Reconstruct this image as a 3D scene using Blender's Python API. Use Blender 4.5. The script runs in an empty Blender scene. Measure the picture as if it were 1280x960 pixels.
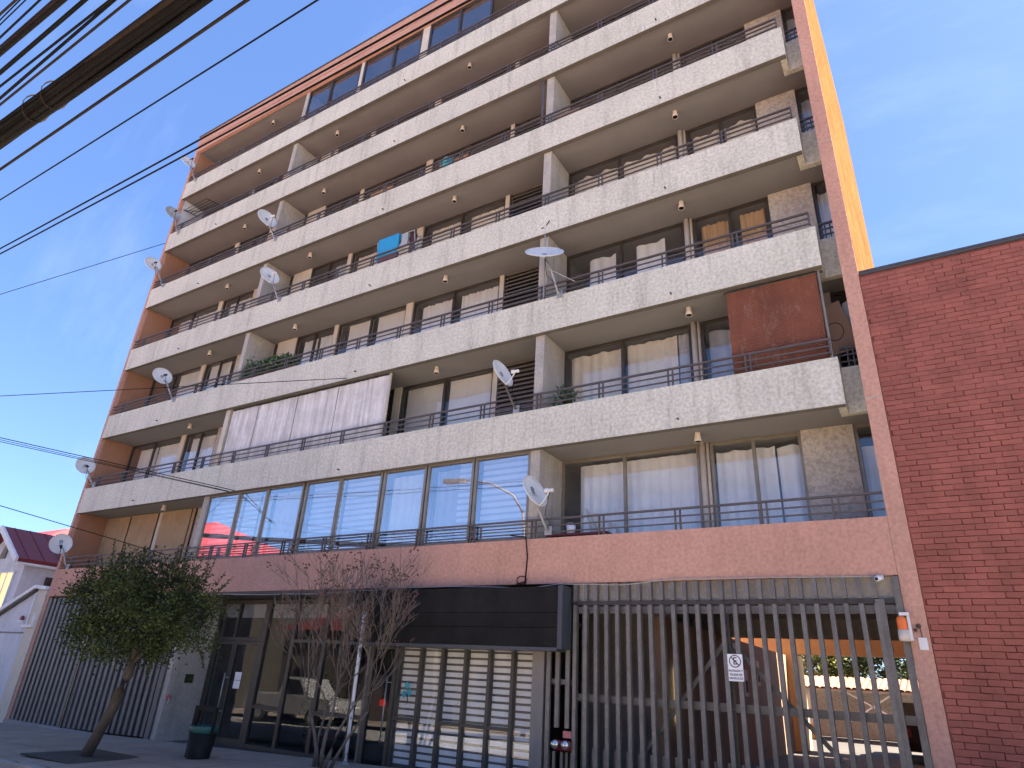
import bpy, bmesh, math, random
from math import sin, cos, pi, radians, sqrt
from mathutils import Vector, Matrix
random.seed(7)
S = bpy.context.scene
COL = S.collection

# ------------------------------------------------------------------ camera
cam_d = bpy.data.cameras.new('camera'); cam = bpy.data.objects.new('camera', cam_d); COL.objects.link(cam)
cam_d.sensor_width = 36.0; cam_d.lens = 813.2455 / 1280 * 36.0
cam_d.clip_start = 0.05; cam_d.clip_end = 3000
R_ = Vector((0.854056, 0.517384, 0.053866)); D_ = Vector((-0.172644, 0.379614, -0.908893)); F_ = Vector((-0.490695, 0.766947, 0.413535))
cam.matrix_world = Matrix(((R_.x, -D_.x, -F_.x, 23.4994), (R_.y, -D_.y, -F_.y, -10.5797), (R_.z, -D_.z, -F_.z, 1.522), (0, 0, 0, 1)))
S.camera = cam

# ------------------------------------------------------------------ sky, sun, exposure
SUN_AZ = radians(70)      # measured from +Y (away from the street) towards +X
SUN_EL = radians(48)
W = bpy.data.worlds.new('World'); S.world = W; W.use_nodes = True
nt = W.node_tree; nt.nodes.clear()
wo = nt.nodes.new('ShaderNodeOutputWorld'); bg = nt.nodes.new('ShaderNodeBackground')
sk = nt.nodes.new('ShaderNodeTexSky'); sk.sky_type = 'NISHITA'; sk.sun_disc = False
sk.sun_elevation = SUN_EL; sk.sun_rotation = SUN_AZ
sk.altitude = 550; sk.air_density = 0.75; sk.dust_density = 1.3; sk.ozone_density = 4.5
bg.inputs['Strength'].default_value = 0.052
# thin high cirrus, the same all over the sky
tc = nt.nodes.new('ShaderNodeTexCoord'); mp = nt.nodes.new('ShaderNodeMapping')
mp.inputs['Rotation'].default_value = (0.2, 0.5, 0.7); mp.inputs['Scale'].default_value = (1.2, 6.0, 2.2)
nz = nt.nodes.new('ShaderNodeTexNoise'); nz.inputs['Scale'].default_value = 1.6; nz.inputs['Detail'].default_value = 7; nz.inputs['Roughness'].default_value = 0.6
cr = nt.nodes.new('ShaderNodeValToRGB'); cr.color_ramp.elements[0].position = 0.52; cr.color_ramp.elements[1].position = 0.85
cr.color_ramp.elements[1].color = (0.13, 0.13, 0.13, 1)
mx = nt.nodes.new('ShaderNodeMix'); mx.data_type = 'RGBA'
mx.inputs[7].default_value = (4.2, 4.7, 5.4, 1)
L = nt.links.new
L(tc.outputs['Generated'], mp.inputs['Vector']); L(mp.outputs[0], nz.inputs['Vector']); L(nz.outputs['Fac'], cr.inputs[0])
ev = nt.nodes.new('ShaderNodeMix'); ev.data_type = 'RGBA'; ev.inputs[0].default_value = 0.45; ev.inputs[7].default_value = (0.50, 1.02, 2.65, 1)
L(sk.outputs[0], ev.inputs[6]); L(cr.outputs[0], mx.inputs[0]); L(ev.outputs[2], mx.inputs[6]); L(mx.outputs[2], bg.inputs['Color']); L(bg.outputs[0], wo.inputs[0])
sun_d = bpy.data.lights.new('sun', 'SUN'); sun_d.energy = 5.0; sun_d.angle = radians(0.5); sun_d.color = (1.0, 0.87, 0.70)
sun = bpy.data.objects.new('sun', sun_d); COL.objects.link(sun)
sv = Vector((cos(SUN_EL) * sin(SUN_AZ), cos(SUN_EL) * cos(SUN_AZ), sin(SUN_EL)))
sun.rotation_euler = sv.to_track_quat('Z', 'Y').to_euler(); sun.location = sv * 60
S.view_settings.view_transform = 'Standard'; S.view_settings.look = 'None'
S.view_settings.exposure = 3.0; S.view_settings.gamma = 1.0
try:
    S.view_settings.use_curve_mapping = False
except Exception:
    pass

# ------------------------------------------------------------------ materials
MATS = {}
def nodes(name):
    m = bpy.data.materials.new(name); m.use_nodes = True
    t = m.node_tree; p = t.nodes['Principled BSDF']; MATS[name] = m
    return m, t, p
def mixrgb(t, mode, fac, a, b):
    n = t.nodes.new('ShaderNodeMix'); n.data_type = 'RGBA'; n.blend_type = mode
    for sock, v in ((0, fac), (6, a), (7, b)):
        if hasattr(v, 'node'): t.links.new(v, n.inputs[sock])
        else: n.inputs[sock].default_value = v if sock == 0 else (*v[:3], 1)
    return n.outputs[2]
def noise(t, vec, scale, detail=4, rough=0.55, stretch=(1, 1, 1)):
    if stretch != (1, 1, 1):
        q = t.nodes.new('ShaderNodeMapping'); q.inputs['Scale'].default_value = stretch; t.links.new(vec, q.inputs['Vector']); vec = q.outputs[0]
    n = t.nodes.new('ShaderNodeTexNoise'); n.inputs['Scale'].default_value = scale; n.inputs['Detail'].default_value = detail; n.inputs['Roughness'].default_value = rough
    t.links.new(vec, n.inputs['Vector']); return n.outputs['Fac']
def ramp(t, f, p0, c0, p1, c1):
    r = t.nodes.new('ShaderNodeValToRGB'); e = r.color_ramp.elements
    e[0].position = p0; e[1].position = p1
    e[0].color = (c0, c0, c0, 1) if isinstance(c0, (int, float)) else (*c0, 1)
    e[1].color = (c1, c1, c1, 1) if isinstance(c1, (int, float)) else (*c1, 1)
    t.links.new(f, r.inputs[0]); return r.outputs[0]
def mk(name, col, rough=0.75, var=0.18, scale=3.0, fine=0.0, fscale=30.0, streak=0.0, sscale=4.0, bump=0.0, bscale=30.0, metal=0.0, rand=0.0, spec=None, stretch=(1, 1, 1), pos=False):
    m, t, p = nodes(name)
    c = t.nodes.new('ShaderNodeNewGeometry').outputs['Position'] if pos else t.nodes.new('ShaderNodeTexCoord').outputs['Object']
    out = None
    v = ramp(t, noise(t, c, scale, 5, 0.6, stretch), 0.3, 1 - var, 0.7, 1 + var * 0.6)
    out = mixrgb(t, 'MULTIPLY', 1.0, col, v)
    if fine:
        f = ramp(t, noise(t, c, fscale, 3, 0.6), 0.35, 1 - fine, 0.65, 1 + fine * 0.7)
        out = mixrgb(t, 'MULTIPLY', 1.0, out, f)
    if streak:
        s = ramp(t, noise(t, c, sscale, 5, 0.7, (1, 1, 0.07)), 0.48, 1.0, 0.75, 1 - streak)
        out = mixrgb(t, 'MULTIPLY', 1.0, out, s)
    if rand:
        oi = t.nodes.new('ShaderNodeObjectInfo')
        r = ramp(t, oi.outputs['Random'], 0.0, 1 - rand, 1.0, 1 + rand * 0.7)
        out = mixrgb(t, 'MULTIPLY', 1.0, out, r)
    t.links.new(out, p.inputs['Base Color'])
    p.inputs['Roughness'].default_value = rough; p.inputs['Metallic'].default_value = metal
    if spec is not None: p.inputs['Specular IOR Level'].default_value = spec
    if bump:
        b = t.nodes.new('ShaderNodeBump'); b.inputs['Strength'].default_value = bump; b.inputs['Distance'].default_value = 0.02
        t.links.new(noise(t, c, bscale, 3, 0.6), b.inputs['Height']); t.links.new(b.outputs[0], p.inputs['Normal'])
    return m
def glass(name, tint, refl=1.9, dirt=0.03):
    m = bpy.data.materials.new(name); m.use_nodes = True; t = m.node_tree; t.nodes.clear()
    o = t.nodes.new('ShaderNodeOutputMaterial'); mixs = t.nodes.new('ShaderNodeMixShader')
    # Schlick reflectance from the angle between ray and pane, the same from both sides
    f0 = ((refl - 1) / (refl + 1)) ** 2
    ge = t.nodes.new('ShaderNodeNewGeometry'); dt = t.nodes.new('ShaderNodeVectorMath'); dt.operation = 'DOT_PRODUCT'
    t.links.new(ge.outputs['Incoming'], dt.inputs[0]); t.links.new(ge.outputs['Normal'], dt.inputs[1])
    def mth(op, a, b):
        n = t.nodes.new('ShaderNodeMath'); n.operation = op
        for i, v in enumerate((a, b)):
            if hasattr(v, 'node'): t.links.new(v, n.inputs[i])
            elif v is not None: n.inputs[i].default_value = v
        return n.outputs[0]
    cosv = mth('ABSOLUTE', dt.outputs['Value'], None)
    frv = mth('ADD', mth('MULTIPLY', mth('POWER', mth('SUBTRACT', 1.0, cosv), 5.0), 1 - f0), f0)
    tr = t.nodes.new('ShaderNodeBsdfTransparent'); tr.inputs[0].default_value = (*tint, 1)
    gl = t.nodes.new('ShaderNodeBsdfGlossy'); gl.inputs['Roughness'].default_value = 0.0; gl.inputs['Color'].default_value = (0.95, 0.97, 1, 1)
    c = t.nodes.new('ShaderNodeTexCoord').outputs['Object']
    b = t.nodes.new('ShaderNodeBump'); b.inputs['Strength'].default_value = 0.02; b.inputs['Distance'].default_value = 0.05
    t.links.new(noise(t, c, 1.6, 1, 0.4), b.inputs['Height']); t.links.new(b.outputs[0], gl.inputs['Normal'])
    t.links.new(frv, mixs.inputs[0]); t.links.new(tr.outputs[0], mixs.inputs[1]); t.links.new(gl.outputs[0], mixs.inputs[2])
    di = t.nodes.new('ShaderNodeBsdfDiffuse'); di.inputs[0].default_value = (0.5, 0.5, 0.5, 1)
    m2 = t.nodes.new('ShaderNodeMixShader')
    t.links.new(ramp(t, noise(t, c, 2.2, 4, 0.6), 0.35, dirt * 0.4, 0.8, dirt * 1.5), m2.inputs[0])
    t.links.new(mixs.outputs[0], m2.inputs[1]); t.links.new(di.outputs[0], m2.inputs[2])
    t.links.new(m2.outputs[0], o.inputs[0]); MATS[name] = m; return m
def emis(name, col, s):
    m, t, p = nodes(name); p.inputs['Base Color'].default_value = (*col, 1)
    p.inputs['Emission Color'].default_value = (*col, 1); p.inputs['Emission Strength'].default_value = s; return m
def cloth(name, col, trans=0.14, var=0.1):
    m = mk(name, col, 0.9, var, 2.0, streak=0.12, sscale=12)
    t = m.node_tree; p = t.nodes['Principled BSDF']; o = t.nodes['Material Output']
    tl = t.nodes.new('ShaderNodeBsdfTranslucent'); tl.inputs[0].default_value = (*col, 1); mi = t.nodes.new('ShaderNodeMixShader'); mi.inputs[0].default_value = trans
    t.links.new(p.outputs[0], mi.inputs[1]); t.links.new(tl.outputs[0], mi.inputs[2]); t.links.new(mi.outputs[0], o.inputs[0]); return m

def spatter(name, col, dark, streak=0.16):
    """thrown plaster: blobs a few centimetres across, rain streaks, some grime"""
    m, t, p = nodes(name)
    c = t.nodes.new('ShaderNodeTexCoord').outputs['Object']
    blob = noise(t, c, 17, 3, 0.62)
    f = ramp(t, blob, 0.36, dark, 0.60, 1.05)
    big = ramp(t, noise(t, c, 0.7, 5, 0.65), 0.3, 0.86, 0.7, 1.05)
    st = ramp(t, noise(t, c, 3.2, 6, 0.75, (1, 1, 0.10)), 0.50, 1.0, 0.78, 1 - streak)
    pat = ramp(t, noise(t, c, 1.5, 4, 0.7, (1, 1, 1.6)), 0.60, 1.0, 0.80, 0.84)
    o = mixrgb(t, 'MULTIPLY', 1, col, f); o = mixrgb(t, 'MULTIPLY', 1, o, big); o = mixrgb(t, 'MULTIPLY', 1, o, st); o = mixrgb(t, 'MULTIPLY', 1, o, pat)
    grime = ramp(t, noise(t, c, 0.9, 6, 0.75, (1, 1, 0.35)), 0.55, 0.0, 0.75, 1.0)
    fleck = ramp(t, noise(t, c, 9, 5, 0.8, (1, 1, 0.25)), 0.50, 0.0, 0.66, 0.45)
    gm = t.nodes.new('ShaderNodeMath'); gm.operation = 'MULTIPLY'; t.links.new(grime, gm.inputs[0]); t.links.new(fleck, gm.inputs[1])
    o = mixrgb(t, 'MIX', gm.outputs[0], o, tuple(v * 0.42 for v in col))
    t.links.new(o, p.inputs['Base Color']); p.inputs['Roughness'].default_value = 0.92; p.inputs['Specular IOR Level'].default_value = 0.05
    b = t.nodes.new('ShaderNodeBump'); b.inputs['Strength'].default_value = 0.5; b.inputs['Distance'].default_value = 0.02
    t.links.new(blob, b.inputs['Height']); t.links.new(b.outputs[0], p.inputs['Normal']); return m

M_white = spatter('white_thrown_plaster', (0.62, 0.60, 0.515), 0.77, 0.42)
M_salmon = spatter('salmon_stucco', (0.52, 0.295, 0.225), 0.84, 0.2)
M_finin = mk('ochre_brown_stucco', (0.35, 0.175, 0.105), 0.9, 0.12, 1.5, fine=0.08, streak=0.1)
M_sunside = mk('sunlit_side_orange', (0.17, 0.080, 0.036), 1.0, 0.3, 1.2, fine=0.25, fscale=9, streak=0.45, sscale=6, spec=0.0)  # orange stands for warm sun on the salmon side wall
M_stone = spatter('sand_plaster', (0.50, 0.45, 0.38), 0.72, 0.1)
M_conc = mk('raw_concrete', (0.40, 0.37, 0.33), 0.9, 0.16, 2.2, fine=0.12, fscale=22, streak=0.25, bump=0.2)
M_soffd = mk('shaded_slab_edge', (0.13, 0.115, 0.10), 0.9, 0.2, 2.0, streak=0.2)  # darker copy of the soffit, shade and streaks put into the colour
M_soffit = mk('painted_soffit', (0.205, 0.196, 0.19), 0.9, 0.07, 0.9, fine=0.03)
M_cream = mk('cream_paint', (0.55, 0.49, 0.40), 0.7, 0.1, 3, streak=0.15)
M_bronze = mk('bronze_aluminium', (0.06, 0.052, 0.045), 0.4, 0.2, 4, metal=0.3)
M_beigeal = mk('dusty_aluminium', (0.25, 0.22, 0.17), 0.45, 0.15, 5, metal=0.4)
M_rail = mk('grey_rail_paint', (0.085, 0.07, 0.065), 0.5, 0.2, 6)
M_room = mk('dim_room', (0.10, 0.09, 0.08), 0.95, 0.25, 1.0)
M_glass = glass('window_glass', (0.98, 0.985, 0.985), 1.65)
M_glassB = glass('enclosure_glass', (0.94, 0.96, 0.98), 3.2)
M_glassT = glass('top_level_glass', (0.75, 0.78, 0.82), 2.1)
M_glassD = glass('dark_glass', (0.45, 0.47, 0.5), 1.6)
M_glassL = glass('lobby_glass', (0.78, 0.79, 0.81), 1.45, 0.008)
M_curt = {'white': cloth('white_curtain', (0.88, 0.86, 0.82)), 'cream': cloth('cream_curtain', (0.84, 0.76, 0.62)),
          'tan': cloth('tan_curtain', (0.62, 0.38, 0.17)), 'grey': cloth('grey_sheer', (0.52, 0.52, 0.54)), 'dark': cloth('dark_lattice_fabric', (0.10, 0.075, 0.06))}
M_blind = cloth('roller_blind', (0.85, 0.82, 0.76), 0.25, 0.05)
M_band = cloth('zebra_blind_fabric', (0.88, 0.88, 0.88), 0.06, 0.05)
M_louv = mk('louvre_metal', (0.17, 0.145, 0.12), 0.55, 0.15, 4)
M_gate = mk('gate_steel', (0.16, 0.15, 0.136), 0.45, 0.22, 5, fine=0.12, fscale=40, streak=0.4, sscale=9, rand=0.1, metal=0.2, pos=True)
M_gateL = mk('blue_grey_gate_steel', (0.125, 0.125, 0.13), 0.5, 0.15, 5, pos=True, streak=0.35, sscale=9, rand=0.1, metal=0.2)
M_awning = mk('charcoal_fascia', (0.019, 0.018, 0.018), 0.85, 0.3, 2, fine=0.15, rand=0.12, spec=0.1, streak=0.2)
M_awnfr = mk('slate_trim', (0.045, 0.050, 0.060), 0.5, 0.1, 4)
M_brick = mk('red_brick_paint', (0.295, 0.092, 0.066), 0.85, 0.17, 1.6, pos=True, streak=0.2, sscale=3, fine=0.12, fscale=60, rand=0.13, bump=0.3, bscale=60)
M_mortar = mk('brick_joint', (0.22, 0.062, 0.045), 0.95, 0.2, 6)
M_cap = mk('dark_metal_flashing', (0.06, 0.06, 0.065), 0.5, 0.1, 3)
M_dish = mk('dish_white', (0.62, 0.63, 0.63), 0.5, 0.1, 4, streak=0.1)
M_dishg = mk('dish_grey', (0.33, 0.35, 0.35), 0.5, 0.12, 4)
M_steel = mk('galvanised', (0.35, 0.35, 0.35), 0.45, 0.15, 8, metal=0.5)
M_blue = mk('print_blue', (0.02, 0.05, 0.16), 0.6, 0.05)
M_black = mk('black_plastic', (0.010, 0.010, 0.011), 0.7, 0.2, 6, spec=0.2)
M_print = mk('black_print', (0.015, 0.012, 0.03), 0.6, 0.05)
M_signw = mk('sign_white', (0.78, 0.78, 0.80), 0.5, 0.04, 4)
M_lamp = mk('lamp_cream', (0.60, 0.52, 0.43), 0.6, 0.08, 10)
M_cable = mk('black_cable', (0.005, 0.005, 0.005), 0.8, 0.3, 3, spec=0.15)
M_cabler = mk('brown_cable', (0.026, 0.019, 0.015), 0.85, 0.3, 3, spec=0.15)
M_cablew = mk('white_cable', (0.60, 0.59, 0.56), 0.6, 0.1, 3)
M_cableg = mk('grey_white_cable', (0.36, 0.35, 0.33), 0.7, 0.1, 3)
M_pave = mk('pavement_concrete', (0.25, 0.205, 0.165), 0.9, 0.2, 1.2, fine=0.15, fscale=40, bump=0.2)
M_asph = mk('pale_concrete_road', (0.27, 0.255, 0.235), 0.9, 0.25, 0.8, fine=0.2, fscale=60, bump=0.2)
M_kerb = mk('kerb_concrete', (0.26, 0.25, 0.24), 0.9, 0.15, 2)
M_gran = mk('dark_granite', (0.055, 0.057, 0.065), 0.35, 0.3, 8, fine=0.3, fscale=90)
M_soil = mk('tree_pit_soil', (0.05, 0.04, 0.03), 1, 0.3, 6, bump=0.6, bscale=20)
M_bark = mk('grey_bark', (0.062, 0.05, 0.041), 0.95, 0.35, 9, fine=0.25, bump=0.6, bscale=18, stretch=(1, 1, 0.3))
M_twig = mk('pale_bare_bark', (0.125, 0.10, 0.085), 0.9, 0.3, 9, fine=0.2)
M_seed = mk('dry_seed_pods', (0.10, 0.05, 0.035), 0.9, 0.3, 9)
M_leaf = mk('dark_green_leaf', (0.030, 0.046, 0.020), 0.85, 0.45, 5, spec=0.15)
M_leafy = mk('yellow_green_leaf', (0.11, 0.13, 0.025), 0.6, 0.4, 3)
M_plant = mk('balcony_leaf', (0.05, 0.10, 0.045), 0.6, 0.35, 9)
M_petal = mk('withered_flower', (0.20, 0.07, 0.06), 0.8, 0.2, 6)
M_wallw = mk('whitewashed_wall', (0.60, 0.60, 0.62), 0.9, 0.12, 1.6, fine=0.06, streak=0.12, bump=0.15)
M_trim = mk('white_trim', (0.70, 0.70, 0.70), 0.7, 0.1, 3, streak=0.1)
M_roofr = mk('red_sheet_roof', (0.28, 0.035, 0.040), 0.55, 0.12, 2)
M_wood = mk('bamboo_reed', (0.42, 0.30, 0.17), 0.85, 0.2, 4, fine=0.12, fscale=30)
M_card = mk('cardboard', (0.30, 0.19, 0.125), 0.9, 0.08, 2)
M_ochre = mk('ochre_plaster', (0.46, 0.25, 0.09), 0.9, 0.15, 1.5, fine=0.06, streak=0.1)
M_brn = mk('brown_drive_plaster', (0.27, 0.18, 0.115), 0.9, 0.15, 1.5, fine=0.06, streak=0.15)
M_ochl = mk('light_ochre_plaster', (0.58, 0.42, 0.25), 0.9, 0.12, 1.5, fine=0.06, streak=0.1)
M_garw = mk('garage_grey_plaster', (0.22, 0.20, 0.18), 0.9, 0.2, 1.2, streak=0.2)
M_garf = mk('garage_floor', (0.24, 0.22, 0.20), 0.7, 0.2, 1.0, fine=0.1)
M_yardf = mk('shaded_yard_floor', (0.062, 0.057, 0.053), 0.9, 0.25, 1.0, fine=0.15)  # base colour darkened to stand for shade lying on the yard floor
M_roofd = mk('maroon_sheet_roof', (0.18, 0.020, 0.016), 0.55, 0.12, 2)
M_dkb = mk('dark_brown_wall', (0.07, 0.06, 0.05), 0.9, 0.15, 1.5)
M_tile = mk('clay_tile', (0.24, 0.12, 0.08), 0.85, 0.2, 5, rand=0.15)
M_yel = mk('yellow_paint', (0.55, 0.34, 0.03), 0.6, 0.1, 4)
M_towel = mk('turquoise_towel', (0.02, 0.27, 0.50), 0.95, 0.1, 3, fine=0.1, fscale=50)
M_plum = mk('plum_fabric', (0.10, 0.045, 0.06), 0.95, 0.2, 6)
M_redp = mk('red_enamel', (0.22, 0.03, 0.03), 0.5, 0.2, 6)
M_pink = mk('faded_red_plate', (0.50, 0.16, 0.16), 0.6, 0.2, 20)
M_chrome = mk('chrome_cap', (0.60, 0.60, 0.58), 0.25, 0.1, 6, metal=0.9)
M_amber = mk('amber_plastic', (0.75, 0.16, 0.02), 0.3, 0.1, 8)
M_teal = mk('teal_bag', (0.012, 0.085, 0.08), 0.5, 0.3, 12)
M_flow = mk('teal_flower', (0.05, 0.33, 0.40), 0.7, 0.2, 9)
M_redl = emis('red_led', (1.0, 0.010, 0.008), 0.22)
M_slit = emis('slit_glow', (1.0, 0.86, 0.55), 0.9)
M_litwin = emis('window_glow', (1.0, 0.62, 0.25), 0.16)  # warm glow put into the panes of the gabled house window
M_carw = mk('car_paint_white', (0.28, 0.28, 0.28), 0.25, 0.05, 3)
M_card2 = mk('car_paint_dark', (0.03, 0.03, 0.035), 0.25, 0.05, 3)
M_tyre = mk('tyre_rubber', (0.02, 0.02, 0.02), 0.85, 0.1, 3)

for nm in ('dark_green_leaf', 'balcony_leaf', 'yellow_green_leaf'):
    t = MATS[nm].node_tree; p_ = t.nodes['Principled BSDF']; lk = p_.inputs['Base Color'].links[0].from_socket
    g_ = t.nodes.new('ShaderNodeNewGeometry')
    t.links.new(mixrgb(t, 'MULTIPLY', 1.0, lk, ramp(t, g_.outputs['Random Per Island'], 0.0, (0.45, 0.5, 0.5), 1.0, (1.9, 1.6, 1.25))), p_.inputs['Base Color'])
def striped(name, col, alt, axis, per, dirt=0.3):
    """woven reed or slatted sheet: fine lines along one axis plus blotchy wear"""
    m, t, p = nodes(name)
    c = t.nodes.new('ShaderNodeTexCoord').outputs['Object']
    w = t.nodes.new('ShaderNodeTexWave'); w.wave_type = 'BANDS'; w.bands_direction = axis; w.inputs['Scale'].default_value = per; w.inputs['Distortion'].default_value = 1.2; w.inputs['Detail'].default_value = 2
    t.links.new(c, w.inputs['Vector'])
    o = mixrgb(t, 'MIX', ramp(t, w.outputs['Fac'], 0.3, 0.0, 0.7, 1.0), col, alt)
    s = ramp(t, noise(t, c, 5.0, 6, 0.75, (1, 1, 0.08)), 0.42, 1.0, 0.72, 1 - dirt)
    b = ramp(t, noise(t, c, 2.5, 5, 0.7), 0.35, 0.85, 0.7, 1.12)
    o = mixrgb(t, 'MULTIPLY', 1, o, s); o = mixrgb(t, 'MULTIPLY', 1, o, b)
    t.links.new(o, p.inputs['Base Color']); p.inputs['Roughness'].default_value = 0.9
    bu = t.nodes.new('ShaderNodeBump'); bu.inputs['Strength'].default_value = 0.5; bu.inputs['Distance'].default_value = 0.01
    t.links.new(w.outputs['Fac'], bu.inputs['Height']); t.links.new(bu.outputs[0], p.inputs['Normal']); return m
M_screen = striped('white_woven_sheet', (0.76, 0.73, 0.70), (0.64, 0.61, 0.59), 'Z', 9, 0.50)
M_reed = striped('brown_reed', (0.22, 0.070, 0.034), (0.13, 0.042, 0.022), 'Z', 9, 0.25)
M_tanr = striped('tan_reed', (0.44, 0.31, 0.18), (0.34, 0.23, 0.13), 'Z', 9, 0.1)
# pale worn patches on the reed
t = M_reed.node_tree; p_ = t.nodes['Principled BSDF']
lk = p_.inputs['Base Color'].links[0].from_socket; c_ = t.nodes.new('ShaderNodeTexCoord').outputs['Object']
f_ = ramp(t, noise(t, c_, 2.2, 7, 0.8, (1.6, 1, 0.7)), 0.55, 0.0, 0.8, 0.6)
t.links.new(mixrgb(t, 'MIX', f_, lk, (0.33, 0.24, 0.19)), p_.inputs['Base Color'])

# ------------------------------------------------------------------ mesh helpers
class MB:
    def __init__(s): s.v = []; s.f = []
    def box(s, x0, y0, z0, x1, y1, z1):
        i = len(s.v)
        s.v += [(x0, y0, z0), (x1, y0, z0), (x1, y1, z0), (x0, y1, z0), (x0, y0, z1), (x1, y0, z1), (x1, y1, z1), (x0, y1, z1)]
        s.f += [(i, i + 3, i + 2, i + 1), (i + 4, i + 5, i + 6, i + 7), (i, i + 1, i + 5, i + 4), (i + 1, i + 2, i + 6, i + 5), (i + 2, i + 3, i + 7, i + 6), (i + 3, i, i + 4, i + 7)]
        return s
    def prism(s, poly, a0, a1, axis='z'):
        """extrude a polygon (counter-clockwise seen from the + side of the axis)"""
        def P(q, a): return (q[0], q[1], a) if axis == 'z' else ((q[0], a, q[1]) if axis == 'y' else (a, q[0], q[1]))
        n = len(poly); i = len(s.v)
        s.v += [P(q, a0) for q in poly] + [P(q, a1) for q in poly]
        s.f.append(tuple(i + k for k in reversed(range(n)))); s.f.append(tuple(i + n + k for k in range(n)))
        for k in range(n): s.f.append((i + k, i + (k + 1) % n, i + n + (k + 1) % n, i + n + k))
        return s
    def tube(s, pts, r, n=6, cap=True):
        pts = [Vector(p) for p in pts]; i0 = len(s.v); m = len(pts)
        rs = r if isinstance(r, (list, tuple)) else [r] * m
        up = Vector((0, 0, 1))
        for k, p in enumerate(pts):
            d = (pts[min(k + 1, m - 1)] - pts[max(k - 1, 0)]).normalized()
            a = d.cross(up if abs(d.z) < 0.95 else Vector((1, 0, 0))).normalized(); b = d.cross(a)
            for j in range(n):
                w = 2 * pi * j / n
                s.v.append(tuple(p + (a * cos(w) + b * sin(w)) * rs[k]))
        for k in range(m - 1):
            for j in range(n):
                s.f.append((i0 + k * n + j, i0 + k * n + (j + 1) % n, i0 + (k + 1) * n + (j + 1) % n, i0 + (k + 1) * n + j))
        if cap:
            s.f.append(tuple(i0 + j for j in reversed(range(n)))); s.f.append(tuple(i0 + (m - 1) * n + j for j in range(n)))
        return s
    def lathe(s, prof, n=16, o=(0, 0, 0)):
        i0 = len(s.v); m = len(prof)
        for r, z in prof:
            for j in range(n):
                w = 2 * pi * j / n; s.v.append((o[0] + r * cos(w), o[1] + r * sin(w), o[2] + z))
        for k in range(m - 1):
            for j in range(n):
                s.f.append((i0 + k * n + j, i0 + k * n + (j + 1) % n, i0 + (k + 1) * n + (j + 1) % n, i0 + (k + 1) * n + j))
        return s
    def quad(s, a, b, c, d):
        i = len(s.v); s.v += [a, b, c, d]; s.f.append((i, i + 1, i + 2, i + 3)); return s
    def bar(s, a, b, w, h):
        """square bar from a to b"""
        a = Vector(a); b = Vector(b); d = (b - a).normalized()
        u = d.cross(Vector((0, 1, 0)) if abs(d.y) < 0.9 else Vector((0, 0, 1))).normalized() * (w / 2); v = d.cross(u).normalized() * (h / 2)
        i = len(s.v)
        for p in (a, b): s.v += [tuple(p - u - v), tuple(p + u - v), tuple(p + u + v), tuple(p - u + v)]
        s.f += [(i + 3, i + 2, i + 1, i), (i + 4, i + 5, i + 6, i + 7)] + [(i + k, i + (k + 1) % 4, i + 4 + (k + 1) % 4, i + 4 + k) for k in range(4)]
        return s
    def mesh(s, name, m, smooth=False):
        me = bpy.data.meshes.new(name); me.from_pydata(s.v, [], s.f); me.materials.append(m)
        if smooth:
            for p in me.polygons: p.use_smooth = True
        me.update(); return me
WL = {}
def tagk(o, label=None, cat=None, group=None, kind=None):
    if label: o['label'] = label
    if cat: o['category'] = cat
    if group: o['group'] = group
    if kind: o['kind'] = kind
    return o
def thing(name, label, cat, loc=(0, 0, 0), group=None):
    o = bpy.data.objects.new(name, None); COL.objects.link(o); o.location = loc; o.empty_display_size = 0.1
    WL[o.name] = Vector(loc); return tagk(o, label, cat, group)
def part(name, mb, m, parent, smooth=False, local=False, loc=(0, 0, 0)):
    """a mesh under its thing; built in world coordinates unless local"""
    me = mb if isinstance(mb, bpy.types.Mesh) else mb.mesh(name, m, smooth)
    o = bpy.data.objects.new(name, me); COL.objects.link(o); o.parent = parent
    if local: o.location = loc
    else: o.location = Vector(loc) - WL.get(parent.name, Vector((0, 0, 0)))
    WL[o.name] = Vector(loc) if not local else Vector((0, 0, 0))
    return o
def solo(name, mb, m, label=None, cat=None, group=None, kind=None, smooth=False, loc=(0, 0, 0)):
    o = bpy.data.objects.new(name, mb if isinstance(mb, bpy.types.Mesh) else mb.mesh(name, m, smooth)); COL.objects.link(o); o.location = loc
    return tagk(o, label, cat, group, kind)
def text_mesh(s, size, m, name, ext=0.002):
    cu = bpy.data.curves.new(name, 'FONT'); cu.body = s; cu.size = size; cu.align_x = 'CENTER'; cu.align_y = 'CENTER'; cu.extrude = ext; cu.resolution_u = 4
    ob = bpy.data.objects.new(name, cu); COL.objects.link(ob)
    bpy.context.view_layer.update()
    me = bpy.data.meshes.new_from_object(ob.evaluated_get(bpy.context.evaluated_depsgraph_get()))
    bpy.data.objects.remove(ob); me.materials.clear(); me.materials.append(m); me.name = name; return me
ORD = {1: 'first', 2: 'second', 3: 'third', 4: 'fourth', 5: 'fifth', 6: 'sixth', 7: 'seventh'}

def GZ(x): return -0.40 + 0.025 * max(-60, min(60, x))     # the street rises gently along the facade

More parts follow.
